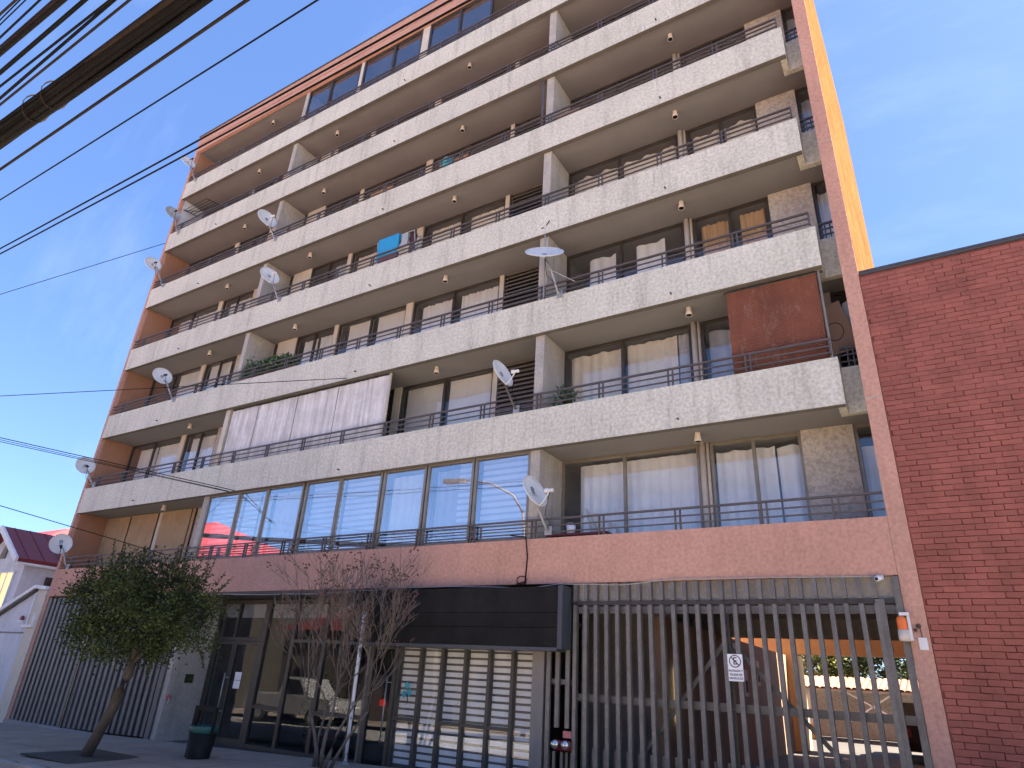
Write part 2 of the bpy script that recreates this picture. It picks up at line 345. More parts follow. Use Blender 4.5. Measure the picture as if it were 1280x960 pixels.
# ------------------------------------------------------------------ ground
def sheet(xs, ys, dz):
    mb = MB(); n = len(ys)
    for x in xs:
        for y in ys: mb.v.append((x, y, GZ(x) + dz(y)))
    for i in range(len(xs) - 1):
        for j in range(n - 1): mb.f.append((i * n + j, (i + 1) * n + j, (i + 1) * n + j + 1, i * n + j + 1))
    return mb
XS = [-900, -300, -60, 0, 30, 60, 300, 900]
solo('ground', sheet(XS, [-900, -60, -9.6, 0.05, 60, 900], lambda y: -0.20), M_asph, kind='structure')
solo('road', sheet([-300, -60, 0, 30, 60, 300], [-9.4, -6.5, -4.02], lambda y: -0.17), M_asph, kind='structure')
solo('pavement', sheet([-60, 0, 30, 60], [-4.0, -0.02], lambda y: -0.025 * (-y) * 0.4), M_pave, kind='structure')
jm = MB()
for i in range(40):
    x = -20 + i * 1.2; z = GZ(x) + 0.003
    jm.quad((x, -3.98, z - 0.04), (x + .014, -3.98, z - 0.04), (x + .014, -0.14, z - 0.0014), (x, -0.14, z - 0.0014))
for y in (-1.3, -2.6):
    for i in range(39):
        x = -19.98 + i * 1.2; d = -0.01 * (-y) + 0.004
        jm.quad((x, y, GZ(x) + d), (x + 1.17, y, GZ(x + 1.17) + d), (x + 1.17, y + .014, GZ(x + 1.17) + d), (x, y + .014, GZ(x) + d))
solo('pavement_joint', jm, M_soil, kind='structure')
mbk = MB()
for i in range(46):
    x0 = -20 + i * 1.0
    mbk.v += []; z = GZ(x0 + .5) - 0.045
    mbk.box(x0, -4.16, z - 0.2, x0 + 0.985, -4.01, z + 0.004)
solo('kerb', mbk, M_kerb, kind='structure')
solo('far_pavement', sheet([-60, 0, 30, 60], [-12.5, -9.55], lambda y: -0.04), M_pave, kind='structure')

# ------------------------------------------------------------------ apartment building
ZB = {k: 5.718 + 2.6 * (k - 2) for k in range(2, 9)}       # underside of the slab of balcony level k
ZB[1] = 3.117
T = 0.824                                                  # height of a white parapet band
ZR0, ZR1 = 21.255, 22.133                                  # roof band
YW = 1.05                                                  # window plane
BLD = thing('apartment_building', 'eight storey apartment block with white plaster balcony bands and salmon end walls', 'apartment building', (11.7, 0, -0.1))
def bp(name, mb, m, smooth=False): return part(name, mb, m, BLD, smooth)
def ceil_z(k): return (ZB[k + 1] if k < 7 else ZR0) + 0.03
# parapets
for k in range(1, 8):
    if k == 1:
        mb = MB().box(0.0, 0.0, 3.117, 23.186, 0.12, 3.930); bp('parapet', mb, M_salmon); continue
    x1 = 22.91
    mb = MB().box(0.135, 0.0, ZB[k], x1, 0.12, ZB[k] + T)
    mb.box(x1 - 0.12, 0.122, ZB[k], x1, 0.45, ZB[k] + T)
    mb.box(x1 - 0.12, 0.452, ZB[k] + 0.002, 23.186, 0.57, ZB[k] + T - 0.004)
    bp('parapet', mb, M_white)
# slabs (their undersides are the painted ceilings of the balconies below)
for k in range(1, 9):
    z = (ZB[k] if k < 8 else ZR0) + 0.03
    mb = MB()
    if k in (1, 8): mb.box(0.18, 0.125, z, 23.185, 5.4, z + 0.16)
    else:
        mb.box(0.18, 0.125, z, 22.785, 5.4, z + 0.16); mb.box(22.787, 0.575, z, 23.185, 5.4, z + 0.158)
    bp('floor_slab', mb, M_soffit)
# roof band with a shadow groove
mb = MB().box(0.0, 0.0, ZR0, 23.186, 0.12, ZR0 + 0.34).box(0.0, 0.03, ZR0 + 0.341, 23.186, 0.11, ZR0 + 0.375).box(0.0, -0.005, ZR0 + 0.376, 23.186, 0.12, ZR1)
bp('roof_band', mb, M_salmon)
bp('roof_flashing', MB().box(-0.03, -0.04, ZR1 + 0.001, 23.3, 0.2, ZR1 + 0.05), M_cap)
bp('roof', MB().box(0.0, 0.21, ZR0 + 0.20, 23.4, 5.6, ZR1 - 0.05), M_conc)
# end walls
bp('side_fin', MB().box(0.0, 0.002, -0.4, 0.13, 5.6, ZR0 - 0.002), M_salmon)
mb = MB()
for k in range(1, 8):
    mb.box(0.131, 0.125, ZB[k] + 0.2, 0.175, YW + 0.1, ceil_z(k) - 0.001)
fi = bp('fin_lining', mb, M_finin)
bp('fin_lining', MB().box(0.176, 0.126, ZB[6] + 0.21, 0.181, YW, ceil_z(6) - 0.002), M_wallw)
bp('end_pillar', MB().prism([(23.19, 0.0), (23.424, 0.0), (23.4251, 0.03), (23.19, 0.03)], -0.2, ZR1 + 0.05), M_salmon)
bp('end_wall', MB().prism([(23.19, 0.0302), (23.4251, 0.0302), (23.86, 12.0), (23.62, 12.0)], -0.2, ZR1 + 0.05), M_sunside)
for z in (5.75, 10.95, 13.53, 18.7):
    bp('wall_joint', MB().box(23.192, -0.005, z, 23.42, 0.02, z + 0.014), M_conc)
bp('rear_wall', MB().box(0.0, 5.401, 3.3, 23.5, 5.6, ZR0 + 0.2), M_salmon)
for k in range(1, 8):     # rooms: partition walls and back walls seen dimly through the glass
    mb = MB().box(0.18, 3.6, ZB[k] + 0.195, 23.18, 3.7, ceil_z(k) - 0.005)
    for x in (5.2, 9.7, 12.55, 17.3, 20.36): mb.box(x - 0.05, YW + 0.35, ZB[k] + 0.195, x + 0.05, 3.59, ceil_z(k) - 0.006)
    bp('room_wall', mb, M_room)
# partition fins between the flats
for k in range(1, 8):
    z0, z1 = ZB[k] + 0.192, ceil_z(k) - 0.002
    ya = 0.12 if k in (1, 7) else 0.125
    bp('partition', MB().box(6.70, ya, z0, 6.88, YW + 0.12, z1), M_conc if k != 2 else M_cream)
    bp('partition', MB().box(17.20, ya, z0, 17.41, YW + 0.12, z1), M_conc)
# posts and solid wall panels in the window plane
for k in range(1, 8):
    z0, z1 = ZB[k] + 0.193, ceil_z(k) - 0.003
    for xa, xb in ((3.14, 3.37), (9.63, 9.78), (12.42, 12.655), (15.515, 15.645)):
        bp('post', MB().box(xa, YW - 0.02, z0, xb, YW + 0.16, z1), M_cream)
    bp('wall_panel', MB().box(5.06, YW, z0, 6.697, YW + 0.15, z1), M_stone)
    bp('wall_panel', MB().box(7.10, YW, z0, 7.96, YW + 0.15, z1), M_stone if k == 1 else M_cream)
    bp('wall_panel', MB().box(22.08, YW - 0.03, z0, 22.90, YW + 0.15, z1), M_stone)
    bp('vent_door', MB().box(6.885, YW + 0.05, z0, 7.098, YW + 0.1, z1), M_bronze)
    bp('downpipe', MB().tube([(20.36, YW - 0.02, z0), (20.36, YW - 0.02, z1)], 0.055, 10), M_cream, True)
    bp('downpipe', MB().tube([(20.455, YW + 0.0, z0), (20.455, YW + 0.0, z1)], 0.03, 8), M_lamp, True)
    bp('post', MB().box(20.29, YW + 0.07, z0, 20.47, YW + 0.16, z1), M_cream)
# louvred service panels beside the centre partition
sl_me = MB().prism([(-0.02, -0.035), (0.03, 0.03), (0.03, 0.045), (-0.02, -0.02)], 15.66, 17.19, 'x').mesh('slat', M_louv)
for k in range(1, 7):
    z0, z1 = ZB[k] + 0.5, ceil_z(k) - 0.01
    fr = MB().box(15.648, YW - 0.01, z0, 15.69, YW + 0.05, z1).box(17.15, YW - 0.01, z0, 17.197, YW + 0.05, z1).box(15.69, YW + 0.10, z0, 17.15, YW + 0.12, z1)
    lp = bp('louvre_panel', fr, M_bronze)
    n = 15 if k == 1 else 19
    for i in range(n):
        part('slat', sl_me, None, lp, loc=(0, YW, z0 + 0.08 + i * 0.112))
# windows: frame > panes
def window(x0, x1, mull, z0, z1, y, m=M_bronze, mg=M_glass, w=0.05, d=0.07, transom=None):
    fr = MB().box(x0, y, z0, x0 + w, y + d, z1).box(x1 - w, y, z0, x1, y + d, z1).box(x0 + w, y + 0.001, z1 - w, x1 - w, y + d, z1).box(x0 + w, y + 0.001, z0, x1 - w, y + d, z0 + w)
    for q in mull: fr.box(q - w * 0.55, y - 0.012, z0 + w + 0.001, q + w * 0.55, y + d - 0.01, z1 - w - 0.001)
    if transom: fr.box(x0 + w, y + 0.002, transom, x1 - w, y + d - 0.01, transom + w)
    f = bp('window', fr, m)
    xs = [x0 + w] + [v for q in mull for v in (q - w * 0.5, q + w * 0.5)] + [x1 - w]
    for i in range(0, len(xs), 2):
        yy = y + d * 0.5 + (0.012 if (i // 2) % 2 else 0)
        part('pane', MB().box(xs[i], yy, z0 + w * 0.9, xs[i + 1], yy + 0.006, z1 - w * 0.9), mg, f)
    return f
WIN = {'A1': (0.18, 3.135, [1.6]), 'A2': (3.375, 5.055, [4.2]), 'B1': (7.965, 9.625, [8.78]), 'B2': (9.785, 12.415, [11.1]), 'B3': (12.66, 15.51, [14.05]),
       'C1': (17.415, 20.285, [18.8]), 'C2': (20.50, 22.075, [21.27]), 'C3': (22.905, 23.215, [])}
for k in range(1, 8):
    for n_, (xa, xb, mu) in WIN.items():
        z0, z1 = ZB[k] + 0.2, ceil_z(k) - 0.004
        fm = M_beigeal if (n_[0] == 'C' and k == 1) else M_bronze
        window(xa, xb, mu, z0, z1, YW + 0.02, fm)
# glazed enclosure of the first balcony level, flush behind the rail
eg0, eg1 = 3.95, 5.745
bp('corner_post', MB().box(6.73, 0.125, 3.94, 6.89, 0.2, 5.744), M_cream)
for xa, xb, mu in ((6.90, 10.70, [8.22, 9.35]), (10.78, 13.28, [11.95]), (13.32, 14.56, []), (14.60, 15.83, []), (15.86, 17.19, [])):
    window(xa, xb, mu, eg0, eg1, 0.13, M_beigeal, M_glassB, 0.055, 0.06)
# glazed enclosure of the top level
for xa, xb in ((6.70, 6.86), (9.52, 9.66), (12.31, 12.60)):
    bp('corner_post', MB().box(xa, 0.125, 19.55, xb, 0.22, 21.28), M_cream)
for xa, xb, mu in ((6.865, 9.515, [8.05]), (9.665, 12.305, [11.08]), (12.605, 15.1, [13.85])):
    f = window(xa, xb, mu, 19.80, 21.26, 0.13, M_bronze, M_glassT, 0.07, 0.07)
bp('sill_panel', MB().box(6.87, 0.135, 19.55, 15.1, 0.19, 19.795), M_bronze)
# railings: railing > rail x3, posts (pairs of flats)
def railing(x0, x1, z, y, posts, cap=False):
    h = (0.115, 0.235, 0.36)
    r0 = bp('railing', MB().box(x0, y, z + h[2] - 0.016, x1, y + 0.045, z + h[2] + 0.016), M_rail)
    for q in h[:2]: part('rail', MB().box(x0, y + 0.008, z + q - 0.011, x1, y + 0.034, z + q + 0.011), M_rail, r0)
    if cap: part('rail_end', MB().box(x1 - 0.03, y + 0.001, z + 0.09, x1, y + 0.044, z + 0.343), M_rail, r0)
    for x in posts:
        part('rail_post', MB().box(x - 0.055, y + 0.004, z - 0.03, x - 0.03, y + 0.04, z + h[2] - 0.017).box(x + 0.03, y + 0.004, z - 0.03, x + 0.055, y + 0.04, z + h[2] - 0.017), M_rail, r0)
    return r0
PX = [0.75 + 1.385 * i for i in range(16)]
for k in range(1, 8):
    z = (ZB[k] + T) if k > 1 else 3.93
    if k == 1: railing(0.14, 23.18, z, 0.03, PX + [22.55])
    else:
        railing(0.14, 22.84, z, 0.03, PX, True)
        railing(22.93, 23.185, z, 0.48, [23.08])
# weep pipes poking through the bands
for k in range(2, 8):
    for x in (3.34, 11.98, 20.26):
        bp('weep_pipe', MB().tube([(x, 0.05, ZB[k] + 0.16), (x, -0.07, ZB[k] + 0.145)], 0.016, 8), M_bronze)
# dark strip under each band, its colour standing for the shadow line
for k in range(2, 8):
    bp('shade_strip', MB().box(0.14, 0.004, ZB[k] - 0.008, 22.905, 0.119, ZB[k] - 0.001), M_soffd)

# ---- ceiling lamps
lampB = MB().lathe([(0.0, 0.0), (0.05, 0.0), (0.05, -0.03), (0.042, -0.035), (0.052, -0.06), (0.068, -0.17), (0.062, -0.172), (0.058, -0.13), (0.0, -0.12)], 14).mesh('lamp_shade', M_lamp, True)
lampR = MB().lathe([(0.0, -0.135), (0.045, -0.14), (0.054, -0.168), (0.05, -0.169), (0.0, -0.15)], 12).mesh('lamp_lens', M_black, True)
BAYN = {4.47: 'bay beside the side fin', 8.55: 'bay by the thin partition', 14.24: 'bay near the louvred panels', 20.45: 'bay beside the brick building'}
LAMPS = {7: (4.47, ), 6: (4.47, 8.55, 14.24), 5: (4.47, 8.55, 14.24, 20.45), 4: (4.47, 8.55, 14.24, 20.45), 3: (4.47, 8.55, 14.24, 20.45), 2: (4.47, 14.24, 20.45), 1: (4.3, 20.45)}
for k, xs in LAMPS.items():
    for x in xs:
        xx = min(BAYN, key=lambda q: abs(q - x))
        t = thing('ceiling_lamp', 'cream cone lamp, %s balcony ceiling, %s' % (ORD[k], BAYN[xx]), 'ceiling lamp', (x, 0.42 + random.uniform(-.02, .05), ceil_z(k)), 'cone lamps under the balcony ceilings')
        part('lamp_shade', lampB, None, t, local=True); part('lamp_lens', lampR, None, t, local=True)

# ---- curtains and blinds
WN = {'A1': 'in the window nearest the side fin', 'A2': 'in the second window from the side fin', 'B1': 'in the third window from the side fin', 'B2': 'in the fourth window from the side fin',
      'B3': 'in the window beside the louvred panel', 'C1': 'in the wide window past the centre partition', 'C2': 'in the window before the sand plaster panel', 'C3': 'in the narrow window by the end pillar'}
def curtain_mesh(x0, x1, z0, z1, y, per, amp, scal=0.0, seed=0):
    rr = random.Random(seed); mb = MB(); n = max(8, int((x1 - x0) / per * 7)); rows = (0, 0.55, 0.93, 1.0)
    ph = rr.uniform(0, 6)
    for i in range(n + 1):
        u = i / n; x = x0 + (x1 - x0) * u
        w = sin(ph + 2 * pi * (x - x0) / per + 0.9 * sin(2.3 * (x - x0) + ph)); w2 = sin(ph * 2 + 2 * pi * (x - x0) / per * 0.37)
        for r in rows:
            zt = z1 - scal * (0.5 + 0.5 * sin(2 * pi * (x - x0) / (per * 2.2) + ph)) * 1.0
            mb.v.append((x, y + amp * (w + 0.5 * w2) * (1.0 - 0.55 * r), z0 + (zt - z0) * r))
    m = len(rows)
    for i in range(n):
        for j in range(m - 1): mb.f.append((i * m + j, (i + 1) * m + j, (i + 1) * m + j + 1, i * m + j + 1))
    return mb
CNAME = {'white': 'white', 'cream': 'cream', 'tan': 'orange tan', 'grey': 'thin grey', 'dark': 'dark patterned'}
seed = 0
def curtain(k, w, col, x0, x1, per=0.16, amp=0.03, gap=0.1, scal=0.0, extra=''):
    global seed; seed += 1
    z0, z1 = ZB[k] + 0.25, ceil_z(k) - gap
    lab = '%s curtain %s%s, %s balcony level' % (CNAME[col], extra, WN[w], ORD[k])
    solo('curtain', curtain_mesh(x0, x1, z0, z1, YW + 0.20, per, amp, scal, seed), M_curt[col], lab, 'curtain', 'curtains behind the balcony windows', smooth=True)
# level, window, colour, x from, x to, fold width, depth, gap under the ceiling, scallop
for a in [(1, 'C1', 'white', 17.75, 20.22, 0.20, 0.03, 0.1, 0), (1, 'C2', 'white', 20.56, 21.60, 0.18, 0.03, 0.14, 0.03), (1, 'C2', 'white', 21.63, 22.03, 0.2, 0.03, 0.16, 0.04, 'far half '), (1, 'C3', 'white', 22.96, 23.2, 0.2, 0.025, 0.35, 0),
          (2, 'A1', 'white', 0.5, 1.55, 0.12, 0.03, 0.14, 0), (2, 'A1', 'white', 1.66, 3.0, 0.12, 0.03, 0.14, 0, 'far half '), (2, 'A2', 'white', 3.5, 4.75, 0.13, 0.03, 0.12, 0),
          (2, 'C1', 'cream', 17.5, 18.75, 0.22, 0.04, 0.11, 0.03), (2, 'C1', 'cream', 18.85, 19.95, 0.2, 0.04, 0.1, 0.02, 'far half '), (2, 'C1', 'grey', 19.97, 20.23, 0.12, 0.03, 0.1, 0, 'last strip '), (2, 'C2', 'grey', 20.6, 21.3, 0.22, 0.03, 0.16, 0.05),
          (3, 'B1', 'white', 8.15, 8.74, 0.16, 0.03, 0.14, 0), (3, 'B1', 'white', 8.84, 9.56, 0.16, 0.03, 0.14, 0, 'far half '), (3, 'B3', 'white', 12.85, 13.98, 0.13, 0.03, 0.12, 0.02), (3, 'B3', 'white', 14.2, 15.4, 0.13, 0.03, 0.12, 0.02, 'far half '),
          (3, 'C1', 'white', 17.95, 18.62, 0.26, 0.04, 0.16, 0.06), (3, 'C1', 'white', 19.12, 19.80, 0.26, 0.04, 0.15, 0.05, 'far half '), (3, 'C2', 'tan', 20.62, 21.2, 0.11, 0.04, 0.14, 0.02), (3, 'C2', 'tan', 21.45, 21.95, 0.11, 0.04, 0.13, 0.02, 'far half '), (3, 'C3', 'white', 22.97, 23.2, 0.1, 0.03, 0.16, 0.04),
          (4, 'A1', 'white', 0.5, 1.55, 0.13, 0.03, 0.14, 0), (4, 'A1', 'white', 1.7, 3.0, 0.13, 0.03, 0.14, 0, 'far half '), (4, 'A2', 'white', 3.6, 4.9, 0.12, 0.03, 0.12, 0), (4, 'B1', 'grey', 8.9, 9.55, 0.14, 0.02, 0.14, 0), (4, 'B2', 'cream', 9.9, 12.3, 0.12, 0.025, 0.12, 0),
          (4, 'B3', 'cream', 12.85, 13.95, 0.10, 0.025, 0.12, 0), (4, 'B3', 'cream', 14.25, 15.4, 0.10, 0.025, 0.12, 0, 'far half '), (4, 'C1', 'cream', 17.5, 18.72, 0.24, 0.04, 0.13, 0.08), (4, 'C1', 'cream', 18.86, 20.2, 0.24, 0.04, 0.13, 0.08, 'far half '),
          (4, 'C2', 'cream', 20.6, 21.2, 0.22, 0.04, 0.13, 0.07), (4, 'C2', 'cream', 21.33, 22.0, 0.22, 0.04, 0.13, 0.07, 'far half '), (4, 'C3', 'grey', 22.97, 23.2, 0.2, 0.03, 0.2, 0.02),
          (5, 'B2', 'tan', 9.9, 11.0, 0.14, 0.02, 0.12, 0), (5, 'B3', 'tan', 12.75, 14.0, 0.14, 0.02, 0.12, 0), (5, 'C1', 'dark', 17.5, 18.74, 0.16, 0.02, 0.12, 0.05), (5, 'C1', 'dark', 18.86, 20.2, 0.16, 0.02, 0.12, 0.05, 'far half '), (5, 'C2', 'dark', 20.56, 22.0, 0.16, 0.02, 0.12, 0.05),
          (5, 'C3', 'grey', 22.97, 23.2, 0.2, 0.03, 0.2, 0.03), (6, 'C3', 'grey', 22.97, 23.2, 0.2, 0.03, 0.2, 0.03)]:
    curtain(*a)
def roller(k, w, x0, x1, drop, extra='', col=M_blind):
    z1 = ceil_z(k) - 0.09
    mb = MB().box(x0, YW + 0.16, z1 - drop, x1, YW + 0.164, z1).tube([(x0, YW + 0.17, z1 + 0.01), (x1, YW + 0.17, z1 + 0.01)], 0.025, 8).box(x0, YW + 0.158, z1 - drop - 0.02, x1, YW + 0.168, z1 - drop)
    solo('roller_blind', mb, col, 'white roller blind %s%s, %s balcony level' % (extra, WN[w], ORD[k]), 'blind', 'roller blinds behind the balcony windows')
roller(2, 'B3', 12.76, 13.98, 2.0); roller(2, 'B3', 14.13, 15.44, 2.0, 'far half ')
roller(3, 'B2', 10.1, 11.05, 2.0); roller(3, 'B2', 11.25, 12.34, 2.0, 'far half ')
roller(3, 'A1', 1.75, 3.05, 1.9, 'far half '); roller(3, 'A2', 3.5, 4.6, 1.9)
# zebra blinds: thing > slats
def zebra(x0, x1, y, z0, z1, pitch, fill, label, group, back=None):
    t = thing('zebra_blind', label, 'blind', ((x0 + x1) / 2, y, z1), group)
    part('head_rail', MB().box(x0, y - 0.02, z1, x1, y + 0.03, z1 + 0.045), M_trim, t)
    me = MB().box(x0, y, 0, x1, y + 0.003, pitch * fill).mesh('slat', M_band)
    n = int((z1 - z0) / pitch)
    for i in range(n): part('slat', me, None, t, loc=(0, 0, z1 - (i + 1) * pitch))
    part('backing', MB().box(x0 + 0.004, y + 0.012, z0, x1 - 0.004, y + 0.014, z1), back or M_blindb, t)
M_blindb = cloth('sheer_blind_gauze', (0.58, 0.60, 0.63), 0.3, 0.05)
GZB = 'banded blinds in the first level enclosure'
for x0, x1, nm in ((6.98, 8.16, 'first pane from the enclosure corner'), (8.28, 8.85, 'half of the second pane of the enclosure'), (10.86, 11.9, 'fourth pane of the enclosure'), (12.01, 13.2, 'fifth pane of the enclosure'),
                   (15.32, 15.77, 'half of the seventh pane of the enclosure'), (15.93, 17.13, 'last pane of the enclosure by the centre partition')):
    zebra(x0, x1, 0.34, 4.0, 5.66, 0.135, 0.62, 'pale banded blind in the %s, first level' % nm, GZB)
for x0, x1, c, nm in ((8.9, 9.28, 'white', 'second'), (9.45, 10.6, 'white', 'third'), (13.42, 14.5, 'white', 'sixth'), (14.7, 15.3, 'grey', 'seventh')):
    seed += 1
    solo('curtain', curtain_mesh(x0, x1, 3.97, 5.62, 0.38, 0.2, 0.03, 0.0, seed), M_curt[c], '%s curtain behind the %s pane of the first level glazed enclosure' % (CNAME[c], nm), 'curtain', 'curtains behind the balcony windows', smooth=True)
# tan reed blinds in the first level bay by the fin
for x0, x1, nm in ((0.2, 1.58, 'nearest the salmon side fin'), (1.66, 3.12, 'second from the side fin'), (3.38, 4.86, 'third from the side fin past the post'), (4.92, 5.06, 'narrow last strip beside the wall')):
    t = thing('reed_blind', 'tan reed blind on the first balcony level, %s' % nm, 'blind', ((x0 + x1) / 2, YW - 0.06, 5.72), 'tan reed blinds on the first balcony level')
    part('reed_sheet', MB().box(x0, YW - 0.06, 3.6, x1, YW - 0.045, 5.70), M_tanr, t)
    part('roll_rod', MB().tube([(x0, YW - 0.06, 5.715), (x1, YW - 0.06, 5.715)], 0.02, 8), M_wood, t)
# white woven screen across the middle bay of the second level
t = thing('balcony_screen', 'long white woven screen hung above the rail of the second balcony level', 'screen', (10.0, 0.15, 8.28))
xs = [6.98, 8.15, 9.0, 9.75, 10.5, 11.3, 12.2, 13.03]
for i in range(len(xs) - 1):
    mb = MB(); n = int((xs[i + 1] - xs[i]) / 0.04)
    for j in range(n + 1):
        x = xs[i] + (xs[i + 1] - xs[i] - 0.012) * j / n; yy = 0.15 + 0.008 * sin(x * 40) + 0.006 * sin(x * 17 + 1) + (0.008 if i % 2 else 0)
        mb.v += [(x, yy, 6.60), (x, yy, 8.245), (x, yy + 0.006, 6.60), (x, yy + 0.006, 8.245)]
    for j in range(n):
        a = j * 4; mb.f += [(a, a + 4, a + 5, a + 1), (a + 3, a + 7, a + 6, a + 2)]
    part('screen_panel', mb, M_screen, t)
part('screen_batten', MB().box(6.97, 0.165, 8.247, 13.04, 0.20, 8.29), M_bronze, t)
part('screen_batten', MB().box(13.035, 0.14, 6.6, 13.075, 0.19, 8.29), M_cream, t)
# brown reed blind at the pillar end of the second level
t = thing('reed_blind', 'weathered red brown reed blind at the pillar end, second balcony level', 'blind', (22.0, 0.13, 8.30))
mb = MB(); n = 40
for j in range(n + 1):
    x = 21.25 + (22.79 - 21.25) * j / n; yy = 0.14 + 0.01 * sin(x * 9) + 0.004 * sin(x * 50)
    mb.v += [(x, yy, 6.60), (x, yy - 0.006, 8.26), (x, yy + 0.008, 6.60), (x, yy + 0.004, 8.26)]
for j in range(n):
    a = j * 4; mb.f += [(a, a + 4, a + 5, a + 1), (a + 3, a + 7, a + 6, a + 2)]
part('reed_sheet', mb, M_reed, t)
part('roll_rod', MB().tube([(21.2, 0.15, 8.275), (22.9, 0.15, 8.275)], 0.022, 8), M_bronze, t)
part('guide_pole', MB().tube([(22.83, 0.10, 6.58), (22.83, 0.12, 8.30)], 0.022, 8), M_beigeal, t)
# flattened cardboard on the recessed balcony
t = thing('cardboard_sheet', 'big flattened cardboard carton leaning on the recessed balcony by the end pillar', 'cardboard', (23.0, 0.7, 6.7))
part('carton', MB().prism([(22.80, 6.88), (23.25, 6.95), (23.2, 7.2), (23.04, 7.93), (22.80, 7.86)], 0.66, 0.675, 'y'), M_card, t)
mb = MB()
for i in range(24):
    w0, w1 = 2 * pi * i / 24, 2 * pi * (i + 1) / 24
    P = lambda w, r: (22.9 + r * cos(w), 0.657, 7.33 + r * 1.25 * sin(w))
    mb.quad(P(w0, 0.13), P(w1, 0.13), P(w1, 0.145), P(w0, 0.145))
part('printed_ring', mb, M_bark, t)
solo('storage_bundle', MB().prism([(23.02, 7.2), (23.19, 6.9), (23.19, 7.95), (23.08, 7.9)], 0.75, 0.9, 'y'), M_dishg, 'pale wrapped bundle behind the cardboard on the recessed balcony', 'bundle')

def leaves(mb, c, r, n, size, rr, squash=1.0):
    for _ in range(n):
        while True:
            p = Vector((rr.uniform(-1, 1), rr.uniform(-1, 1), rr.uniform(-1, 1)))
            if p.length < 1: break
        p = Vector(c) + Vector((p.x * r[0], p.y * r[1], p.z * r[2]))
        a = Vector((rr.uniform(-1, 1), rr.uniform(-1, 1), rr.uniform(-.6, 1))).normalized(); b = a.cross(Vector((rr.uniform(-1, 1), rr.uniform(-1, 1), rr.uniform(-1, 1)))).normalized()
        s = size * rr.uniform(.6, 1.3); i = len(mb.v)
        mb.v += [tuple(p), tuple(p + a * s * .5 + b * s * .3), tuple(p + a * s), tuple(p + a * s * .5 - b * s * .3)]; mb.f.append((i, i + 1, i + 2, i + 3))
rp = random.Random(11)
def potted(name, label, cat, x, y, z, r, n, size, pot=M_finin, leaf=M_plant, ph=.22, pr=.13):
    t = thing(name, label, cat, (x, y, z))
    part('pot', MB().lathe([(0, 0), (pr * .75, 0), (pr, ph), (pr * .9, ph), (0, ph - .02)], 14, (x, y, z)), pot, t, True)
    mb = MB(); leaves(mb, (x, y, z + ph + r[2] * .8), r, n, size, rp); part('foliage', mb, leaf, t)
    mb = MB()
    for i in range(5): mb.tube([(x, y, z + ph - .02), (x + rp.uniform(-.5, .5) * r[0], y + rp.uniform(-.5, .5) * r[1], z + ph + r[2])], .008, 5)
    part('stem', mb, M_bark, t); return t
# ------------------------------------------------------------------ ground floor of the building
bp('ground_lintel', MB().box(18.2, 0.10, 2.80, 23.185, 0.30, 3.115), M_conc)
bp('lobby_ceiling', MB().box(7.2, 0.02, 3.06, 13.35, 4.2, 3.115), M_bronze)
# return wall beside the entrance
bp('return_wall', MB().box(7.12, 0.02, -0.35, 7.30, 1.25, 3.058), M_conc)
# back of the gate area
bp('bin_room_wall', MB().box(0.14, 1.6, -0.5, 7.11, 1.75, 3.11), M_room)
mb = MB().box(7.2, 4.2, -0.4, 13.4, 4.35, 3.06); bp('lobby_back_wall', mb, M_garw)
bp('lobby_side_wall', MB().box(13.36, 0.36, -0.4, 13.46, 4.2, 3.06), M_garw)
bp('lobby_side_wall', MB().box(7.12, 1.26, -0.4, 7.2, 4.2, 3.06), M_garw)
bp('lobby_floor', MB().box(7.2, 1.1, -0.5, 13.36, 4.2, -0.27), M_gran)
bp('threshold', MB().box(7.32, -0.22, -0.5, 13.3, 1.09, -0.255), M_gran)
bp('threshold_edge', MB().box(7.32, -0.26, -0.5, 13.3, -0.225, -0.235), M_kerb)
# entrance glazing frames at y = 1.0
YE = 1.0
M_frameg = mk('brown_grey_frame', (0.072, 0.068, 0.060), 0.45, 0.15, 5, metal=0.3)
def eframe(name, boxes, m=M_frameg):
    mb = MB()
    for b in boxes: mb.box(*b)
    return bp(name, mb, m)
ew = eframe('entrance_glazing', [(7.305, YE, -0.25, 7.40, YE + .08, 3.05), (9.13, YE - .01, -0.25, 9.30, YE + .09, 3.05), (10.22, YE, -0.25, 10.32, YE + .08, 3.05), (11.30, YE, -0.25, 11.40, YE + .08, 3.05), (12.42, YE, -0.25, 12.52, YE + .08, 3.05), (13.26, YE, -0.25, 13.35, YE + .08, 3.05),
                                 (7.40, YE + .002, 2.96, 13.26, YE + .078, 3.045), (7.40, YE + .002, 2.06, 9.13, YE + .078, 2.14), (10.32, YE + .002, 2.06, 13.26, YE + .078, 2.13), (8.05, YE + .004, 2.14, 8.12, YE + .07, 2.96),
                                 (9.30, YE + .002, 0.58, 10.22, YE + .078, 0.66), (11.40, YE + .002, 0.58, 13.26, YE + .078, 0.66), (9.30, YE + .002, -0.25, 13.26, YE + .078, -0.17)])
for x0, x1 in ((7.42, 8.04), (8.13, 9.12)):
    part('pane', MB().box(x0, YE + .04, 2.15, x1, YE + .046, 2.95), M_glassL, ew)
for x0, x1 in ((9.31, 10.21), (10.33, 11.29), (11.41, 12.41), (12.53, 13.25)):
    part('pane', MB().box(x0, YE + .04, -0.16, x1, YE + .046, 2.95), M_glassL, ew)
for x0, x1 in ((7.42, 8.04), (8.13, 9.12), (9.31, 10.21), (10.33, 11.29), (11.41, 12.41), (12.53, 13.25)):
    part('top_panel', MB().box(x0, YE + .09, 2.62, x1, YE + .11, 2.95), M_wallw, ew)
